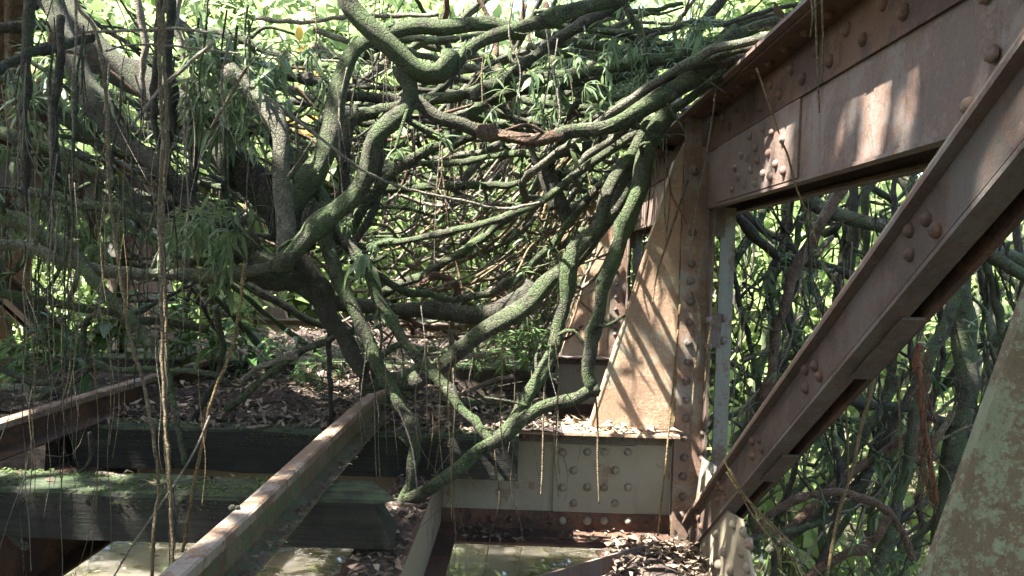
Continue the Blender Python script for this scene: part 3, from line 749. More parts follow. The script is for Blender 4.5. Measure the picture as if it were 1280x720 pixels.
V_('vine rising steeply to the top edge near the chord', 'dark', (9, 13), [(790,160),(803,137),(826,110),(848,73),(876,31),(907,-5),(925,-30)], 4.3, 4.3)
V_('crooked upright vine at the top middle right', 'moss', (10, 8), [(772,-15),(782,8),(800,38),(805,70),(796,115),(772,141)], 4.3, 4.2)
for i, (pts, wd) in enumerate([([(690,30),(723,35),(768,40),(831,36),(880,25)], 6), ([(670,40),(706,49),(754,59),(796,66),(850,60)], 10), ([(660,58),(702,66),(750,72),(800,76)], 9),
        ([(600,116),(640,122),(688,132),(754,134),(800,120)], 9), ([(660,114),(695,111),(754,104),(800,98)], 7), ([(590,148),(636,142),(699,141),(758,142),(800,150)], 9), ([(500,200),(560,205),(630,192),(690,195),(753,180)], 8)]):
    V_(['thin level vine highest under the top edge', 'thicker level vine with sunlit upper side at the top', 'level vine just under the thicker sunlit one', 'level vine above the sweeping one at mid tangle',
        'short level vine touching the dark crossing one', 'level vine touching the top of the sweeping one', 'level vine hanging below the bare brown stretch'][i], 'moss', (wd, wd), pts, 4.6 + .12 * i, 4.5)
V_('dark stem dropping through the tangle from the sweeping vine', 'dark', (8, 8), [(595,95),(609,118),(640,146),(661,181),(675,215),(690,262)], 4.6, 4.6)
V_('stubby bent limb in the middle of the tangle', 'dark', (13, 18), [(753,176),(720,188),(700,190),(685,198),(685,215),(692,235),(704,262),(712,282)], 4.4, 4.3, seg=12)
V_('dark stem standing behind the hook vine', 'dark', (15, 11), [(436,150),(432,175),(428,222),(420,270),(412,300)], 4.3, 4.1)
V_('slim dark stem right of the hook vine', 'dark', (11, 9), [(478,165),(475,195),(472,228),(468,260),(440,310)], 4.5, 4.3)
V_('knotted dark root mass where the stems meet', 'dark', (40, 24), [(318,330),(335,345),(359,345),(384,352),(405,372),(420,382)], 3.85, 4.0, seg=14, lump=.35)
V_('dark limb beside the pale mossy stem dropping to the knot', 'dark', (20, 22), [(292,150),(325,165),(352,182),(372,205),(384,228),(390,262),(384,310)], 4.3, 4.0, seg=12)
# sticks and fallen branches on the deck
for pts, wd, m, lab in [
    ([(425,412),(410,424),(378,438),(333,470),(312,490),(281,512)], 10, 'moss', 'mossy fallen branch sloping down to the second sleeper'),
    ([(372,445),(350,450),(320,462),(300,478)], 7, 'grey', 'pale fallen branch on the litter above the second sleeper'),
    ([(268,385),(272,400),(279,430),(276,455),(272,480)], 8, 'pale', 'pale mossy stub standing by the end of the left rail'),
    ([(245,350),(262,365),(295,397),(330,438),(352,455)], 8, 'moss', 'stem sloping into the litter left of the knot'),
    ([(280,350),(300,364),(347,404),(382,431),(400,440)], 8, 'moss', 'twin stem sloping into the litter closer to the knot'),
    ([(165,395),(185,385),(208,372),(257,346),(285,328)], 5, 'dark', 'thin dark stick leaning on the pale mossy vine'),
    ([(412,400),(411,440),(413,480),(415,535)], 7, 'dark', 'upright dead stem before the second sleeper left of the rail'),
    ([(566,375),(565,410),(562,450),(563,505)], 7, 'grey', 'upright dead stub rising through the level limb'),
    ([(640,470),(610,478),(560,500),(520,505)], 6, 'grey', 'pale stick lying along the top of the litter by the rail'),
    ([(575,448),(610,442),(650,436),(690,432)], 7, 'grey', 'weathered branch resting under the smooth green limb'),
    ([(470,450),(500,432),(540,440),(580,432)], 9, 'moss', 'short mossy log lying behind the crossing stems'),
    ([(480,380),(520,405),(560,415),(590,440)], 6, 'brown', 'brown stick lying below the level dark limb'),
    ([(120,592),(160,598),(210,600),(226,602)], 6, 'grey', 'pale peeled stick lying on the nearest sleeper'),
    ([(-10,648),(10,662),(28,678),(34,686)], 9, 'pale', 'broken pale stick poking in at the lower left edge'),
    ([(112,540),(114,560),(110,580),(95,592),(70,598)], 6, 'dark', 'crooked dead root between the left rail and nearest sleeper'),
    ([(282,465),(262,490),(245,520),(232,540)], 9, 'dark', 'dark root lying against the second sleeper by the left rail'),
    ]:
    y = 3.05 if 'nearest sleeper' in lab or 'poking' in lab else 4.1 if 'second sleeper' in lab else 4.6
    V_(lab, m, (wd, wd * .8), pts, y, y + (.5 if y == 4.6 else .05), name='fallen_branch', cat='branch')
# vines added along the track to cast shadow stripes on the bracket
for i, (x, z, r_) in enumerate([(-.02, .42, .022), (.13, .60, .018), (.27, .52, .026), (.40, .72, .016), (.50, .56, .022), (.22, .80, .018)]):
    b = MB(); b.tube([(.98, 2.95 + .13 * i, .915), (.86, 3.1 + .13 * i, .93), (.62 + .02 * i, 3.35 + .08 * i, .86), (x + .1, 3.65 + .05 * i, z + .06), (x, 4.0, z), (x + .03, 4.6, z - .02), (x + .12, 5.6, z + .05), (x, 6.8, z - .1)], [r_, r_ * .8], 8, .05, .14)
    meta(recentre(b.build('vine', M['moss' if i % 2 else 'pale'])), 'vine added to cast shadow stripes on the bracket, slung off the chord', 'vine', 'vines added to cast stripes on the bracket')
# vines behind the right hand truss
for pts, wd, m, Y, lab in [
    ([(1090,150),(1055,230),(1027,282),(996,334),(975,397),(961,480),(955,540)], 15, 'brown', 5.2, 'straight brown stem leaning behind the diagonal'),
    ([(985,205),(1000,230),(1014,251),(1045,268),(1097,282),(1150,290),(1200,300),(1236,310),(1290,328)], 19, 'moss', 6.0, 'thick green limb passing behind the diagonal at chord level'),
    ([(1222,200),(1212,280),(1205,345),(1201,404),(1205,480),(1190,580),(1175,740)], 27, 'moss', 5.6, 'upright green trunk left of the lichened plate'),
    ([(1205,360),(1187,397),(1163,445),(1150,500),(1140,545),(1125,619),(1100,713),(1095,740)], 15, 'moss', 5.0, 'stem slanting down beside the upright green trunk'),
    ([(1072,150),(1069,230),(1066,320),(1060,400)], 12, 'dark', 6.2, 'dark upright stem behind the middle of the diagonal'),
    ([(1085,150),(1080,230),(1084,320)], 11, 'moss', 6.4, 'mossy upright stem next to the dark one'),
    ([(905,250),(918,265),(955,306),(979,324),(1034,334),(1080,350)], 12, 'dark', 6.0, 'dark vine sagging from the post to the diagonal'),
    ([(905,240),(930,265),(958,290),(980,300),(1010,330)], 10, 'dark', 6.3, 'second sagging vine close to the post'),
    ([(945,665),(962,644),(985,630),(1007,623),(1035,615),(1062,616),(1082,622),(1097,632),(1115,648),(1128,668),(1140,700)], 11, 'brown', 4.6, 'brown vine arching low at the bottom right'),
    ([(1005,730),(1021,713),(1040,702),(1062,692),(1085,682),(1100,669),(1111,648)], 10, 'brown', 4.5, 'brown root curving at the bottom under the arch'),
    ([(980,665),(1007,644),(1030,620),(1055,598),(1097,571),(1128,553),(1160,530)], 12, 'brown', 5.2, 'brown vine sloping up toward the green trunk'),
    ([(960,690),(985,672),(1010,655),(1045,625),(1075,600),(1105,560),(1120,520),(1150,470)], 10, 'dark', 5.4, 'dark vine climbing behind the brown sloping vine'),
    ([(1120,470),(1114,491),(1090,529),(1062,571),(1040,610)], 9, 'moss', 5.3, 'slim vine crossing before the brown sloping vine'),
    ([(1040,490),(1069,501),(1111,508),(1152,515),(1184,529),(1215,545)], 12, 'dark', 5.6, 'level dark limb right of the batten plate'),
    ([(1190,515),(1182,528),(1173,543),(1167,560),(1164,575)], 9, 'tan', 4.2, 'sunlit peeled stub beside the green trunk'),
    ([(1022,715),(1045,650),(1052,600),(1045,560)], 9, 'dark', 5.0, 'dark upright vine near the bottom right arch'),
    ([(1230,310),(1260,330),(1290,352)], 20, 'moss', 5.0, 'thick limb stub entering at the right edge'),
    ([(915,590),(940,560),(948,500),(940,440),(925,380),(915,330)], 8, 'dark', 6.0, 'dark vine climbing right behind the post'),
    ]:
    V_(lab, m, (wd, wd * .9), pts, Y, Y - .1, seg=10)
V_('frayed red brown root hanging left of the green trunk', 'red', (9, 6), [(1150,430),(1148,470),(1152,500),(1156,539),(1166,591),(1170,630)], 4.1, 4.1, name='hanging_root', lump=.5)
b = MB()
for _ in range(46):
    x, y = rnd.uniform(1146, 1166), rnd.uniform(430, 600)
    b.tube([P(x, y, 4.1), P(x + rnd.uniform(-9, 9), y + 30, 4.08), P(x + rnd.uniform(-24, 14), y + rnd.uniform(40, 80), 4.05)], [.003, .001], 4, .08, 0)
meta(recentre(b.build('root_fibres', M['red'])), 'shaggy reddish fibres peeling from the frayed root', 'root')
V_('yellow strap like root hanging at the bottom right', 'straw', (5, 4), [(1102,400),(1095,460),(1086,500),(1076,535),(1066,585),(1048,644),(1031,735)], 3.9, 3.8, seg=6, name='hanging_root')
for i, pts in enumerate([[(905,575),(918,600),(945,640),(975,670),(1010,725)], [(912,585),(925,612),(955,648),(985,690),(1002,730)], [(908,590),(930,622),(965,655),(1030,722)], [(916,592),(938,640),(968,680),(980,725)]]):
    V_('straw coloured fibres draped over the foot of the diagonal', 'straw', (3, 2), pts, 3.3, 3.1, seg=5, name='hanging_root', group='straw fibres at the diagonal foot')
for pts, m, lab, Y in [
    ([(946,85),(958,120),(974,167)], 'straw', 'sunlit straight twig hanging before the chord angle', 2.6),
    ([(976,175),(985,195),(994,230),(1012,275),(1030,330),(1045,352)], 'straw', 'thin straw twig hanging from the splice plate', 2.7),
    ([(899,85),(890,150),(880,210),(871,250),(862,330)], 'grey', 'thread thin root hanging before the post top', 3.6),
    ([(1019,-5),(1021,60),(1024,141)], 'tan', 'longest thread hanging before the top chord', 2.0),
    ([(1027,-5),(1029,50),(1028,104)], 'tan', 'shorter thread hanging beside the longest one', 2.0),
    ([(1014,-5),(1016,20),(1013,46)], 'tan', 'shortest thread hanging before the top chord', 2.05),
    ([(838,240),(845,255),(856,272),(858,280)], 'red', 'short red brown stick stuck at the post top', 4.1),
    ([(860,225),(835,300),(822,340),(815,380)], 'tan', 'fine root hanging across the sunlit bracket', 4.1),
    ([(1060,215),(1030,260),(1010,300),(1000,350),(990,420),(965,480)], 'grey', 'bundled pale root behind the splice plate', 4.9),
    ([(865,365),(875,400),(868,470),(862,560)], 'tan', 'fine root hanging down the post rivets', 4.0),
    ([(892,315),(898,360),(885,430),(880,500)], 'straw', 'fine straw root hanging down the post slot', 4.0),
    ([(684,440),(680,500),(678,580),(676,620)], 'tan', 'short thread hanging over the grey web plate', 3.6),
    ([(744,490),(747,530),(747,580),(749,630)], 'tan', 'thread hanging over the rivets of the web plate', 3.45),
    ([(850,380),(844,460),(836,540),(830,600),(822,670)], 'straw', 'straw thread hanging near the post foot', 3.9),
    ([(494,500),(515,560),(522,620)], 'grey', 'grey thread hanging before the rail end', 3.0),
    ]:
    V_(lab, m, (3, 2), pts, Y, Y, seg=5, name='hanging_root', lump=.05)

# ------------------------------------------------------------------ the finer tangle, every stem still its own
def rnd_path(x0, y0, x1, y1, Y, sag, wob, n=6, dY=.4):
    out = []
    a, c = rnd.uniform(-dY, dY), rnd.uniform(-dY, dY)
    for i in range(n):
        t = i / (n - 1)
        out.append((x0 + (x1 - x0) * t + rnd.gauss(0, wob), y0 + (y1 - y0) * t + sag * 4 * t * (1 - t) + rnd.gauss(0, wob), Y + a + (c - a) * t + rnd.gauss(0, .05)))
    return out

def tangle(n, xr, yr, lenr, ang, Yr, wr, mats, label, group, sag=(-20, 40), wob=5, leafp=0.0, name='vine', leaves=5, seg=7, step=None):
    for _ in range(n):
        L = rnd.uniform(*lenr); a = R(rnd.uniform(*ang)); Y = rnd.uniform(*Yr)
        cx, cy_ = rnd.uniform(*xr), rnd.uniform(*yr)
        x0, y0, x1, y1 = cx - L / 2 * math.cos(a), cy_ + L / 2 * math.sin(a), cx + L / 2 * math.cos(a), cy_ - L / 2 * math.sin(a)
        wd = rnd.uniform(*wr)
        V_(label, rnd.choice(mats), (wd, wd * rnd.uniform(.6, 1)), rnd_path(x0, y0, x1, y1, Y, rnd.uniform(*sag), wob), Y, group=group, seg=seg, name=name,
           leaves=leaves if rnd.random() < leafp else 0)
tangle(50, (470, 880), (-10, 230), (160, 380), (-15, 40), (4.8, 7.5), (5, 11), ['moss', 'moss', 'dark', 'pale'], 'mossy vine in the upper tangle above the deck', 'vines of the upper tangle', leafp=.6)
tangle(26, (420, 860), (-10, 200), (90, 200), (50, 130), (4.8, 7.5), (4, 9), ['moss', 'dark', 'brown'], 'steep stem in the upper tangle above the deck', 'steep stems of the upper tangle', leafp=.5)
tangle(80, (480, 700), (190, 400), (90, 260), (10, 65), (4.9, 7.4), (2.5, 5.5), ['grey', 'tan', 'grey', 'pale'], 'pale dry twig in the brushy middle before the far bracket', 'dry twigs of the brushy middle', sag=(0, 40), wob=4, name='twig', seg=5)
tangle(40, (450, 720), (180, 420), (60, 180), (80, 150), (4.9, 7), (2, 4.5), ['grey', 'brown', 'tan'], 'thin dry twig crossing the brushy middle', 'crossing twigs of the brushy middle', name='twig', seg=5)
tangle(34, (-20, 330), (40, 400), (150, 330), (-45, 10), (4.6, 7.5), (5, 12), ['moss', 'dark', 'moss'], 'mossy vine sloping through the left tangle', 'vines of the left tangle', leafp=.35)
tangle(16, (-20, 330), (60, 420), (80, 220), (40, 130), (4.6, 7), (4, 9), ['moss', 'dark', 'brown'], 'steep stem in the left tangle', 'steep stems of the left tangle', leafp=.5)
tangle(36, (130, 500), (80, 400), (140, 340), (-55, 12), (4.3, 6.5), (2, 5), ['dark', 'moss', 'dark', 'brown'], 'thin dark stem crossing between the left tangle and the knot', 'thin stems between the left tangle and the knot', leafp=.2, wob=7, seg=6)
tangle(58, (900, 1290), (190, 720), (160, 420), (65, 115), (5.5, 8.5), (4, 11), ['dark', 'moss', 'moss'], 'upright dark stem in the thicket behind the truss', 'upright stems behind the truss', wob=8, leafp=.4)
tangle(24, (900, 1290), (220, 740), (120, 300), (-40, 60), (5.2, 8.5), (4, 9), ['dark', 'moss', 'moss', 'dark'], 'curved vine in the thicket behind the truss', 'curved vines behind the truss', sag=(-50, 60), wob=9, leafp=.4)
tangle(90, (900, 1280), (240, 730), (60, 200), (30, 150), (4.6, 7.5), (1.8, 4), ['dark', 'grey', 'moss'], 'thin twig in the thicket behind the truss', 'thin twigs behind the truss', wob=6, name='twig', seg=5)
tangle(9, (630, 700), (300, 440), (120, 220), (40, 75), (5.5, 7.3), (3, 6), ['tan', 'grey', 'straw'], 'pale root sweeping up to the far bracket', 'pale roots at the far bracket', sag=(10, 40), wob=3, name='hanging_root', seg=5)

def hanging(n, xr, y0r, lenr, Yr, wr, mats, label, group):
    for _ in range(n):
        x, y = rnd.uniform(*xr), rnd.uniform(*y0r); L = rnd.uniform(*lenr); Y = rnd.uniform(*Yr); k = max(3, int(L / 60) + 2)
        pts = []; dx = rnd.gauss(0, 6)
        for i in range(k): pts.append((x + dx * i / k + rnd.gauss(0, 4), y + L * i / (k - 1)))
        wd = rnd.uniform(*wr)
        V_(label, rnd.choice(mats), (wd, wd * .55), pts, Y, group=group, seg=5, name='hanging_root', lump=.05)
hanging(36, (60, 330), (-10, 190), (60, 300), (3.0, 4.6), (1.4, 4), ['dark', 'grey', 'moss', 'grey'], 'thin dangling root under the thick limb', 'dangling roots under the thick limb')
hanging(20, (-5, 200), (60, 330), (60, 280), (2.8, 4.2), (1.2, 3), ['dark', 'moss', 'grey'], 'thin dangling root on the far left', 'dangling roots on the far left')
hanging(46, (330, 880), (-10, 200), (60, 200), (3.4, 5), (1.2, 3), ['grey', 'dark', 'tan'], 'thread like root dangling in the upper tangle', 'dangling threads of the upper tangle')
hanging(20, (20, 290), (80, 330), (280, 480), (2.3, 2.8), (1.0, 2.2), ['grey', 'dark', 'tan', 'straw'], 'thin root dangling before the nearest sleeper', 'dangling roots before the nearest sleeper')
hanging(20, (440, 700), (380, 520), (120, 220), (2.9, 3.9), (1.0, 2.4), ['grey', 'tan', 'straw'], 'thread like root dangling by the stringer', 'dangling threads by the stringer')
hanging(26, (900, 1140), (190, 480), (80, 220), (4.6, 5.6), (1.3, 3), ['grey', 'straw', 'dark'], 'thin root dangling behind the post and chord', 'dangling roots behind the post')

for _ in range(60):
    x, y, Y = rnd.uniform(250, 690), rnd.uniform(452, 520), 0
    p = P(x, y, 4.4); t_ = -.93 / p.z; p = p * t_
    if p.y < 4.2 or p.y > 7: continue
    a = rnd.uniform(0, 3.14); l = rnd.uniform(.08, .3); d = Vector((math.cos(a), math.sin(a), rnd.uniform(-.05, .3))) * l; b = MB()
    p.z += .03
    b.tube([p - d, p + Vector((0, 0, rnd.uniform(0, .03))), p + d], [rnd.uniform(.004, .012), .003], 6, .05, .2)
    meta(recentre(b.build('fallen_twig', M[rnd.choice(['grey', 'brown', 'dark', 'tan'])])), 'dry twig lying in the litter on the deck', 'twig', 'dry twigs lying on the deck')
# ------------------------------------------------------------------ ferns and plants
TUFTS = []
def tuft_mesh(k):
    b = MB()
    for _ in range(rnd.randint(2, 4)):
        tip = Vector((rnd.gauss(0, .09), rnd.gauss(0, .09), rnd.uniform(-.14, .10)))
        mid = tip * .5 + Vector((0, 0, .03))
        b.tube([(0, 0, 0), mid, tip], [.0035, .0015], 5, .04, 0)
        for _ in range(rnd.randint(6, 11)):
            t = rnd.uniform(.15, 1); q = mid * (2 * t) if t < .5 else mid.lerp(tip, 2 * t - 1)
            d = tip.normalized() * .5 + Vector((rnd.gauss(0, .7), rnd.gauss(0, .7), rnd.gauss(-.2, .5))); L = rnd.uniform(.03, .12)
            b.leaf(q, d, (rnd.gauss(0, .3), rnd.gauss(0, .3), 1), L, L * rnd.uniform(.12, .26), rnd.uniform(.2, 1.0), fold=.15)
    return b.mesh('fern_tuft', M['narrow'])
for k in range(10): TUFTS.append(tuft_mesh(k))
def tuft(x, y, Y, s, label, group):
    o = bpy.data.objects.new('fern_tuft', rnd.choice(TUFTS)); COL.objects.link(o); o.location = P(x, y, Y)
    o.rotation_euler = (rnd.uniform(-.3, .3), rnd.uniform(-.3, .3), rnd.uniform(0, 6.28)); o.scale = (s, s, s); meta(o, label, 'fern', group)
for (cx, cy_, sx, sy, n, Y, s, lab) in [
    (290, 110, 45, 45, 44, 4.0, 1.1, 'narrow leaved fern tuft growing along the thick limb'), (262, 292, 30, 28, 22, 3.7, 1.1, 'narrow leaved fern tuft below the blunt hanging root'),
    (450, 300, 10, 18, 6, 3.6, .8, 'narrow leaved fern tuft on the stems right of the knot'), (690, 100, 50, 40, 26, 4.1, .8, 'narrow leaved fern tuft on the upper tangle vines'),
    (790, 100, 40, 50, 22, 4.1, .9, 'narrow leaved fern tuft near the top of the post'), (870, 50, 30, 35, 16, 4.0, .9, 'narrow leaved fern tuft beside the chord top'),
    (90, 110, 70, 70, 40, 5.0, 1.2, 'narrow leaved fern tuft in the upper left tangle'), (80, 280, 70, 40, 26, 4.6, 1.1, 'narrow leaved fern tuft in the left tangle'),
    (410, 100, 40, 50, 14, 4.8, 1.0, 'narrow leaved fern tuft behind the arched vine'), (560, 300, 80, 60, 20, 6.0, 1.0, 'narrow leaved fern tuft in the brushy middle'),
    (1000, 430, 60, 120, 26, 5.6, 1.0, 'narrow leaved fern tuft in the thicket behind the truss'), (1130, 560, 70, 90, 24, 5.6, 1.0, 'narrow leaved fern tuft low in the thicket behind the truss')]:
    for _ in range(n): tuft(rnd.gauss(cx, sx * .6), rnd.gauss(cy_, sy * .6), Y + rnd.gauss(0, .25), s * rnd.uniform(.6, 1.3), lab, lab + 's')

PLANTS = []
def plant_mesh(k, n, L, wr):
    b = MB(); s = MB()
    for i in range(3):
        h = L * rnd.uniform(1.2, 2.4); lean = Vector((rnd.gauss(0, .25), rnd.gauss(0, .25), 1)).normalized()
        s.tube([(0, 0, -.02), lean * h * .5, lean * h], [.004, .002], 5, .06, 0)
        for j in range(n):
            t = rnd.uniform(.25, 1); a = rnd.uniform(0, 6.28)
            l = L * rnd.uniform(.6, 1.2)
            b.leaf(lean * h * t, (math.cos(a), math.sin(a), rnd.uniform(-.1, .7)), (0, 0, 1), l, l * wr * rnd.uniform(.8, 1.2), rnd.uniform(.3, .8), fold=.12)
    return b.mesh('leaves', M['broad']), s.mesh('stem', M['narrow'])
for k in range(4): PLANTS.append(plant_mesh(k, 6, .17, .34))
for k in range(4): PLANTS.append(plant_mesh(k, 8, .12, .22))
def plant(loc, k, s, label, group):
    e = empty('leafy_plant', loc, label, 'plant', group); e.scale = (s, s, s); e.rotation_euler = (0, 0, rnd.uniform(0, 6.28))
    for nm, me in zip(('leaves', 'stem'), PLANTS[k]):
        o = bpy.data.objects.new(nm, me); COL.objects.link(o); o.parent = e
for _ in range(16): plant(P(rnd.uniform(120, 320), rnd.uniform(420, 462), rnd.uniform(4.9, 5.8)), rnd.randint(0, 3), rnd.uniform(.8, 1.5), 'broad leaved plant by the end of the left rail', 'broad leaved plants by the left rail')
for _ in range(14): plant(P(rnd.uniform(590, 690), rnd.uniform(440, 475), rnd.uniform(4.7, 5.3)), rnd.randint(4, 7), rnd.uniform(.7, 1.2), 'young plant in the litter before the far bracket', 'young plants before the far bracket')
for _ in range(34): plant(P(rnd.uniform(300, 600), rnd.uniform(440, 500), rnd.uniform(4.5, 5.6)), rnd.randint(4, 7), rnd.uniform(.35, .85), 'small seedling in the leaf litter on the deck', 'seedlings on the deck')
for _ in range(9): plant(P(rnd.uniform(10, 110), rnd.uniform(430, 500), rnd.uniform(4.3, 5)), rnd.randint(0, 3), rnd.uniform(.7, 1.2), 'broad leaved plant at the far left behind the rail', 'broad leaved plants at the far left')
# dark bolt lying on the rail
b = MB(); b.dome((0, 0, 0), (0, 0, 1), .012, .9, 8); b.dome((.016, .004, 0), (0, 0, 1), .009, .9, 8)
o = b.build('bark_chip', M['dark']); o.location = P(290, 649, 2.26); o.location.z = -.789; meta(o, 'small dark chip lying on the near rail head', 'chip')

# ------------------------------------------------------------------ leaf litter heaps
def litter():
    b = MB(); n = 70; x0, x1, y0, y1 = -3.9, 0.25, 4.16, 9.0
    def zz(x, y):
        e = min(1, (y - y0) / 0.4) * min(1, (x - x0) / .5) * min(1, (x1 - x) / 0.9)
        z = -1.16 + e * (0.20 + 0.10 * noise.noise(Vector((x * 1.5, y * 1.5, 0))) + 0.06 * noise.noise(Vector((x * 5, y * 5, 3))) + 0.10 * max(0, 1 - abs(x + 1.6) / 1.2))
        if y < 4.62: z = max(z, -0.956 + 0.018 * (1 + noise.noise(Vector((x * 6, y * 9, 5)))) * min(1, (x1 - x) / .3))
        return z
    V = []
    for j in range(n + 1):
        for i in range(n + 1):
            x = x0 + (x1 - x0) * i / n; y = y0 + (y1 - y0) * j / n
            z = zz(x, y)
            V.append((x, y, z))
    Fs = [(j * (n + 1) + i, j * (n + 1) + i + 1, (j + 1) * (n + 1) + i + 1, (j + 1) * (n + 1) + i) for j in range(n) for i in range(n)]
    b.poly(V, Fs, True)
    meta(b.build('leaf_mould', M['soil']), 'dark leaf mould covering the deck behind the sleepers', 'leaf mould', kind='stuff')
    b = MB(); c = MB()
    def drop(mb, x, y, z, s):
        a = rnd.uniform(0, 6.28); d = Vector((math.cos(a), math.sin(a), rnd.uniform(-.25, .35)))
        mb.leaf((x, y, z), d, (rnd.uniform(-.6, .6), rnd.uniform(-.6, .6), 1), s, s * rnd.uniform(.3, .55), rnd.uniform(-1.4, 1.6), 1)
    for _ in range(9000):
        x, y = rnd.uniform(-3.8, .2), 4.17 + 4.6 * rnd.random() ** 1.4; drop(b, x, y, zz(x, y) + rnd.uniform(0, .03), rnd.uniform(.015, .075))
    for _ in range(500):
        x, y = rnd.uniform(-3.6, .1), 4.25 + 4.6 * rnd.random() ** 1.4; drop(c, x, y, zz(x, y) + .03, rnd.uniform(.035, .10))
    for _ in range(420): drop(b, rnd.uniform(-2.4, -.02), rnd.uniform(3.97, 4.2), -.945 + rnd.uniform(0, .02), rnd.uniform(.03, .08))
    for _ in range(60): drop(b, rnd.uniform(-3.5, -.9), rnd.uniform(2.95, 3.1), -.945, rnd.uniform(.03, .06))
    for _ in range(520): drop(b, rnd.uniform(-.65, -.44), rnd.uniform(2.0, 4.1), -1.172 + rnd.uniform(0, .02), rnd.uniform(.02, .06))
    for _ in range(14): drop(c, rnd.uniform(-.62, -.46), rnd.uniform(2.4, 3.4), -1.155, rnd.uniform(.03, .06))
    for _ in range(160): drop(b, rnd.uniform(-.4, .9), rnd.uniform(4.15, 4.34), -1.585 + rnd.uniform(0, .02), rnd.uniform(.02, .07))
    for _ in range(120): drop(c, rnd.uniform(0.0, .9), rnd.uniform(4.18, 4.5), -.952 + rnd.uniform(0, .02), rnd.uniform(.03, .09))
    for _ in range(1100): drop(b, rnd.uniform(.5, 1.0), rnd.uniform(3.3, 4.12), -1.60 + rnd.random() ** 2 * .10, rnd.uniform(.025, .08))
    for _ in range(90): drop(c, rnd.uniform(.55, 1.0), rnd.uniform(3.3, 4.12), -1.55 + rnd.uniform(0, .05), rnd.uniform(.03, .07))
    for _ in range(160): drop(b, rnd.uniform(-.79, -.77), rnd.uniform(1.8, 4.0), -.93, rnd.uniform(.02, .04))
    for _ in range(700): drop(b, rnd.uniform(.885, 1.2), rnd.uniform(2.0, 8.0), .89 + rnd.uniform(0, .05), rnd.uniform(.04, .12))
    meta(b.build('leaf_litter', M['litter']), 'brown fallen leaves strewn over deck, beams and plates', 'leaf litter', kind='stuff')
    meta(c.build('pale_leaf_litter', M['palelitter']), 'pale dry leaves lying on top of the brown litter', 'leaf litter', kind='stuff')
    b = MB()
    # soil on the lateral plate and stringer
    V = []; k = 14
    for j in range(k + 1):
        for i in range(k + 1):
            x = .50 + .5 * i / k; y = 3.3 + .8 * j / k
            V.append((x, y, -1.602 + .09 * math.sin(math.pi * min(1, i / k * 1.2)) * math.sin(math.pi * j / k) + .03 * noise.noise(Vector((x * 12, y * 12, 0)))))
    b.poly(V, [(j * (k + 1) + i, j * (k + 1) + i + 1, (j + 1) * (k + 1) + i + 1, (j + 1) * (k + 1) + i) for j in range(k) for i in range(k)], True)
    V = []; k2 = 60
    for j in range(k2 + 1):
        for i in range(9):
            x = -.65 + .21 * i / 8; y = 1.2 + 2.9 * j / k2
            V.append((x, y, -1.181 + .022 * math.sin(math.pi * i / 8) + .012 * noise.noise(Vector((x * 20, y * 9, 0)))))
    b.poly(V, [(j * 9 + i, j * 9 + i + 1, (j + 1) * 9 + i + 1, (j + 1) * 9 + i) for j in range(k2) for i in range(8)], True)
    meta(b.build('leaf_mould', M['soil']), 'dark crumbled mould lying on the stringer and node plate', 'leaf mould', kind='stuff')
litter()
def moss():
    b = MB()
    def dab(x, y, z, up):
        a = rnd.uniform(0, 6.28); l = rnd.uniform(.008, .022)
        b.leaf((x, y, z - .003), (math.cos(a), math.sin(a), rnd.uniform(.1, .9)), (0, 0, 1), l, l * .6, .5, 1)
    for (x0, x1, ya, yb, zt, n) in [(-3.6, -1.0, 2.84, 3.11, -.95, 3600), (-2.4, 0, 3.94, 4.2, -.95, 2600), (-1.5, .1, 4.85, 5.12, -.95, 1200)]:
        for _ in range(n):
            x = rnd.uniform(x0, x1); y = rnd.uniform(ya, yb)
            if noise.noise(Vector((x * 4, y * 9, 2))) + .25 * noise.noise(Vector((x * 15, y * 20, 2))) < rnd.uniform(-.25, .15): continue
            if rnd.random() < .25: dab(x, ya - .002, zt - .012 - abs(rnd.gauss(0, .035)), 0)
            else: dab(x, y, zt + .004, 1)
    meta(b.build('moss', M['mossy']), 'bright green moss cushions on the tops of the sleepers', 'moss', kind='stuff')
moss()
rnd.seed(5)
# ------------------------------------------------------------------ trees
GAPS = [((.62, 4.33, -.5), .38), ((.7, 7.7, -.2), .9), ((.3, 4.2, -.95), .3), ((.75, 3.8, -1.55), .3), ((-2.2, 3.08, -.95), .08), ((-1.6, 3.06, -.95), .06),
        ((-.2, 5.6, .1), .9), ((.2, 6.4, .2), 1.0), ((-.5, 4.0, -.5), .14), ((-.05, 3.8, -.25), .16), ((1.0, 3.4, -1.25), .05), ((.9, 3.0, .87), .2), ((.9, 2.2, .87), .15),
        ((-2.3, 3.4, -.8), .15), ((-.3, 3.3, .35), .15), ((.35, 3.4, .75), .25), ((-1.2, 5.0, -.9), .35), ((1.05, 1.5, .6), .12), ((-.85, 3.3, -.79), .1), ((.2, 3.5, -.8), .12), ((-.8,2.4,-.8),.08), ((-.2, 4.6, .6), .5), ((-2.2,5.5,0),.35), ((-1,6.5,.5),.5), ((-.75,3.4,.3),.06), ((-.6,3.3,.75),.06), ((-.9,3.5,0),.05), ((-.4,3.4,-.4),.05), ((-.15,3.5,-.6),.05), ((-.5,3.5,-.9),.05), ((.4,3.5,.2),.06), ((.3,3.5,-.1),.06), ((.55,3.5,.4),.06), ((0,3.4,.6),.06), ((-1.4,4.0,.5),.1), ((-1.8,3.6,.1),.1), ((-2.2,4.5,.6),.15), ((-1.3,3.7,0.1),.07), ((.1,4.6,.9),.25), ((-.6,4.8,.9),.3), ((-1.2,5.5,-.7),.3), ((.2,4.32,-1.2),.05), ((-.86,2.1,-.79),.05),((-2.6,5,.4),.3)]
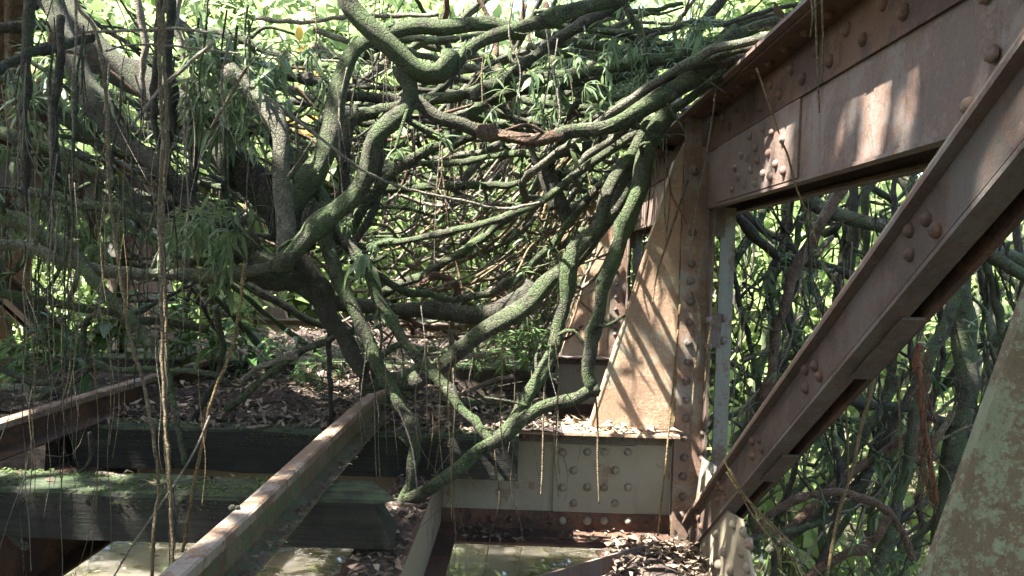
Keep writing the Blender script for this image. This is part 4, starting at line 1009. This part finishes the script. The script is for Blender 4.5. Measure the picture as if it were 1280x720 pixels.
def in_sun_gap(p):  # leaves here are left out so sun reaches chosen spots
    for t, r in GAPS:
        v = p - Vector(t); s = v.dot(SUN)
        if s > 0 and (v - SUN * s).length < r + .09: return True
    return False

def crown_mesh(b, cent, rad, clumps, per, L, wr, gaps=False, cr=.28, lay=.6):
    cent = Vector(cent); rad = Vector(rad); cs = []
    for _ in range(clumps):
        while True:
            v = Vector((rnd.uniform(-1, 1), rnd.uniform(-1, 1), rnd.uniform(-1, 1)))
            if .25 < v.length < 1: break
        c = cent + Vector((v.x * rad.x, v.y * rad.y, v.z * rad.z)); cs.append(c)
        s = rnd.uniform(.6, 1.3) * cr * min(rad)
        for _ in range(per):
            p = c + Vector((rnd.gauss(0, s), rnd.gauss(0, s), rnd.gauss(0, s * .7)))
            if gaps and in_sun_gap(p): continue
            a = rnd.uniform(0, 6.28); l = rnd.uniform(.6, 1.25) * L
            b.leaf(p, (math.cos(a), math.sin(a), rnd.uniform(-.8, .3)), (rnd.gauss(0, lay), rnd.gauss(0, lay), 1), l, l * wr, rnd.uniform(.2, .9), 1)
    return cs

def tree(x, y, h, cent, rad, clumps, per, L, label, group, mat='bright', wr=.45, gaps=False, tr=.16, z0=None, bark_='brown', cr=.28):
    z = gz(x, y) - .1 if z0 is None else z0
    e = empty('tree', (x, y, z), label, 'tree', group)
    b = MB(); cs = crown_mesh(b, cent, rad, clumps, per, L, wr, gaps, cr); b.build('crown', M[mat], e)
    t = MB(); c = Vector(cent); base = Vector((x, y, z))
    top = c + Vector((0, 0, rad[2] * .4))
    mid = base.lerp(top, .5) + Vector((rnd.gauss(0, .3), rnd.gauss(0, .3), 0))
    t.tube([base, mid, top], [tr, tr * .75, tr * .3], 9, .3, .1)
    for q in rnd.sample(cs, min(9, len(cs))):
        s = base.lerp(top, rnd.uniform(.35, .9)); 
        t.tube([s, s.lerp(q, .5) + Vector((0, 0, .2)), q], [tr * .4, tr * .1], 6, .3, .1)
    t.build('trunk', M[bark_], e)

# canopy added out of view to shade the bridge, holes cut for sun spots
for i, (x, y, c, r_, n) in enumerate([(-9, -3, (-5.5, -1.6, 5.4), (3.8, 3.4, 1.2), 60), (-9.5, 5, (-5.4, 3.4, 5.4), (3.6, 3.2, 1.2), 60), (7.5, -3, (-0.6, -2.0, 5.6), (4.2, 3.4, 1.2), 72),
                                 (-8, 11.5, (-2.2, 3.4, 5.9), (3.6, 3.2, 1.1), 60), (8.5, 6, (1.8, 3.2, 5.9), (3.4, 3.4, 1.2), 56), (-7.5, -9, (-3.5, -6.0, 5.0), (5, 3.4, 1.6), 50), (7.5, 1, (-1.2, 0.8, 6.6), (3.4, 2.4, .8), 40)]):
    tree(x, y, 8, c, r_, n, 150, .25, 'tree added to shade the bridge, its crown overhead out of view', 'trees added to shade the bridge', 'canopy', .5, True, .25, cr=.48)
# forest round the river, sunlit
spots = []
for i in range(34):
    a = R(-62 + 124 * i / 33 + rnd.uniform(-2, 2)); d = rnd.uniform(14, 19) if i % 2 else rnd.uniform(20, 30)
    spots.append((-1.0 + math.sin(a) * d, 1.5 + math.cos(a) * d, d))
for i, (x, y, d) in enumerate(spots):
    z = gz(x, y); h = rnd.uniform(7, 10.5) + (d - 14) * .35
    pale = i % 3 == 0
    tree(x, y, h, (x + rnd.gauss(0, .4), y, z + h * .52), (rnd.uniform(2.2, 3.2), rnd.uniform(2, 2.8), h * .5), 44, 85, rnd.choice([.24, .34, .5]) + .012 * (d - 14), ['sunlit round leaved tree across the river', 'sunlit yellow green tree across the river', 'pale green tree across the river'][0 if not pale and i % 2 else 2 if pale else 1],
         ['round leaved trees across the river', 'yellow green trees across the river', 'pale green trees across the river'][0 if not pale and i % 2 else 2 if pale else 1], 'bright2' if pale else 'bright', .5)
for i in range(10):  # trees added out of view to cut light from behind the camera
    a = R(80 + 200 * i / 9); d = rnd.uniform(13, 16); x, y = -1 + math.sin(a) * d, math.cos(a) * d; z = gz(x, y)
    tree(x, y, 8, (x, y, z + 4.5), (3, 3, 4), 40, 70, .4, 'unseen dense tree added behind the viewer for shade', 'unseen trees added behind the viewer for shade', 'leaf', .5)
# leafy bushes close behind the tangle
def bush(p, r_, n, L, label, group, mat):
    e = empty('leafy_bush', p, label, 'bush', group); b = MB(); p = Vector(p)
    for _ in range(n):
        q = p + Vector((rnd.gauss(0, r_), rnd.gauss(0, r_), rnd.gauss(0, r_))); a = rnd.uniform(0, 6.28); l = rnd.uniform(.6, 1.3) * L
        b.leaf(q, (math.cos(a), math.sin(a), rnd.uniform(-.9, .4)), (rnd.gauss(0, .5), rnd.gauss(0, .5), 1), l, l * rnd.uniform(.35, .5), rnd.uniform(.2, .8))
    b.build('leaves', M[mat], e)
    t = MB()
    for _ in range(5):
        q = p + Vector((rnd.gauss(0, r_), rnd.gauss(0, r_), rnd.gauss(0, r_)))
        t.tube([p + Vector((0, 0, -r_ * 2.5)), p.lerp(q, .5), q], [.014, .004], 5, .12, .1)
    t.build('stem', M['moss'], e)
for (xr, yr, Yr, n, lab, g) in [((900, 1330), (540, 740), (7, 10), 14, 'low leafy bush under the thicket behind the truss', 'low bushes behind the truss'), ((-60, 190), (370, 520), (8.5, 12), 16, 'low sunlit bush beyond the far left rail', 'low bushes beyond the left rail'), ((-60, 330), (-20, 420), (8.5, 12.5), 50, 'leafy bush behind the left tangle', 'bushes behind the left tangle'), ((300, 900), (-30, 180), (9.5, 13.5), 34, 'leafy bush behind the upper tangle', 'bushes behind the upper tangle'),
                                ((900, 1330), (180, 620), (8.5, 12), 34, 'leafy bush in the thicket behind the truss', 'bushes behind the truss'), ((440, 760), (180, 420), (10, 13), 14, 'leafy bush at the far end of the bridge', 'bushes at the far end of the bridge')]:
    for _ in range(n):
        bush(P(rnd.uniform(*xr), rnd.uniform(*yr), rnd.uniform(*Yr)), rnd.uniform(.25, .55), 100, rnd.choice([.09, .14, .2, .3]), lab, g, rnd.choice(['bright', 'bright', 'bright2', 'bright2']))
for i, (x, y) in enumerate([(47, 98), (368, 60), (372, 160), (150, 220), (60, 100), (390, 85)]):
    p = P(x, y, 7.5); b = MB()
    for _ in range(5): b.leaf(p + Vector((rnd.gauss(0, .05), 0, rnd.gauss(0, .05))), (rnd.gauss(0, 1), rnd.gauss(0, .3), rnd.gauss(0, 1)), (0, -1, .4), .16, .08, .3)
    meta(recentre(b.build('yellow_leaves', M['yellow'])), ['yellowing leaf spray behind the black limb at top left', 'yellowing leaf spray left of the arched vine high up', 'yellowing leaf spray left of the arched vine lower down', 'yellowing leaf spray among the left roots', 'small yellowing spray near the top left corner', 'yellowing leaf spray touching the arched vine'][i], 'leaf spray')
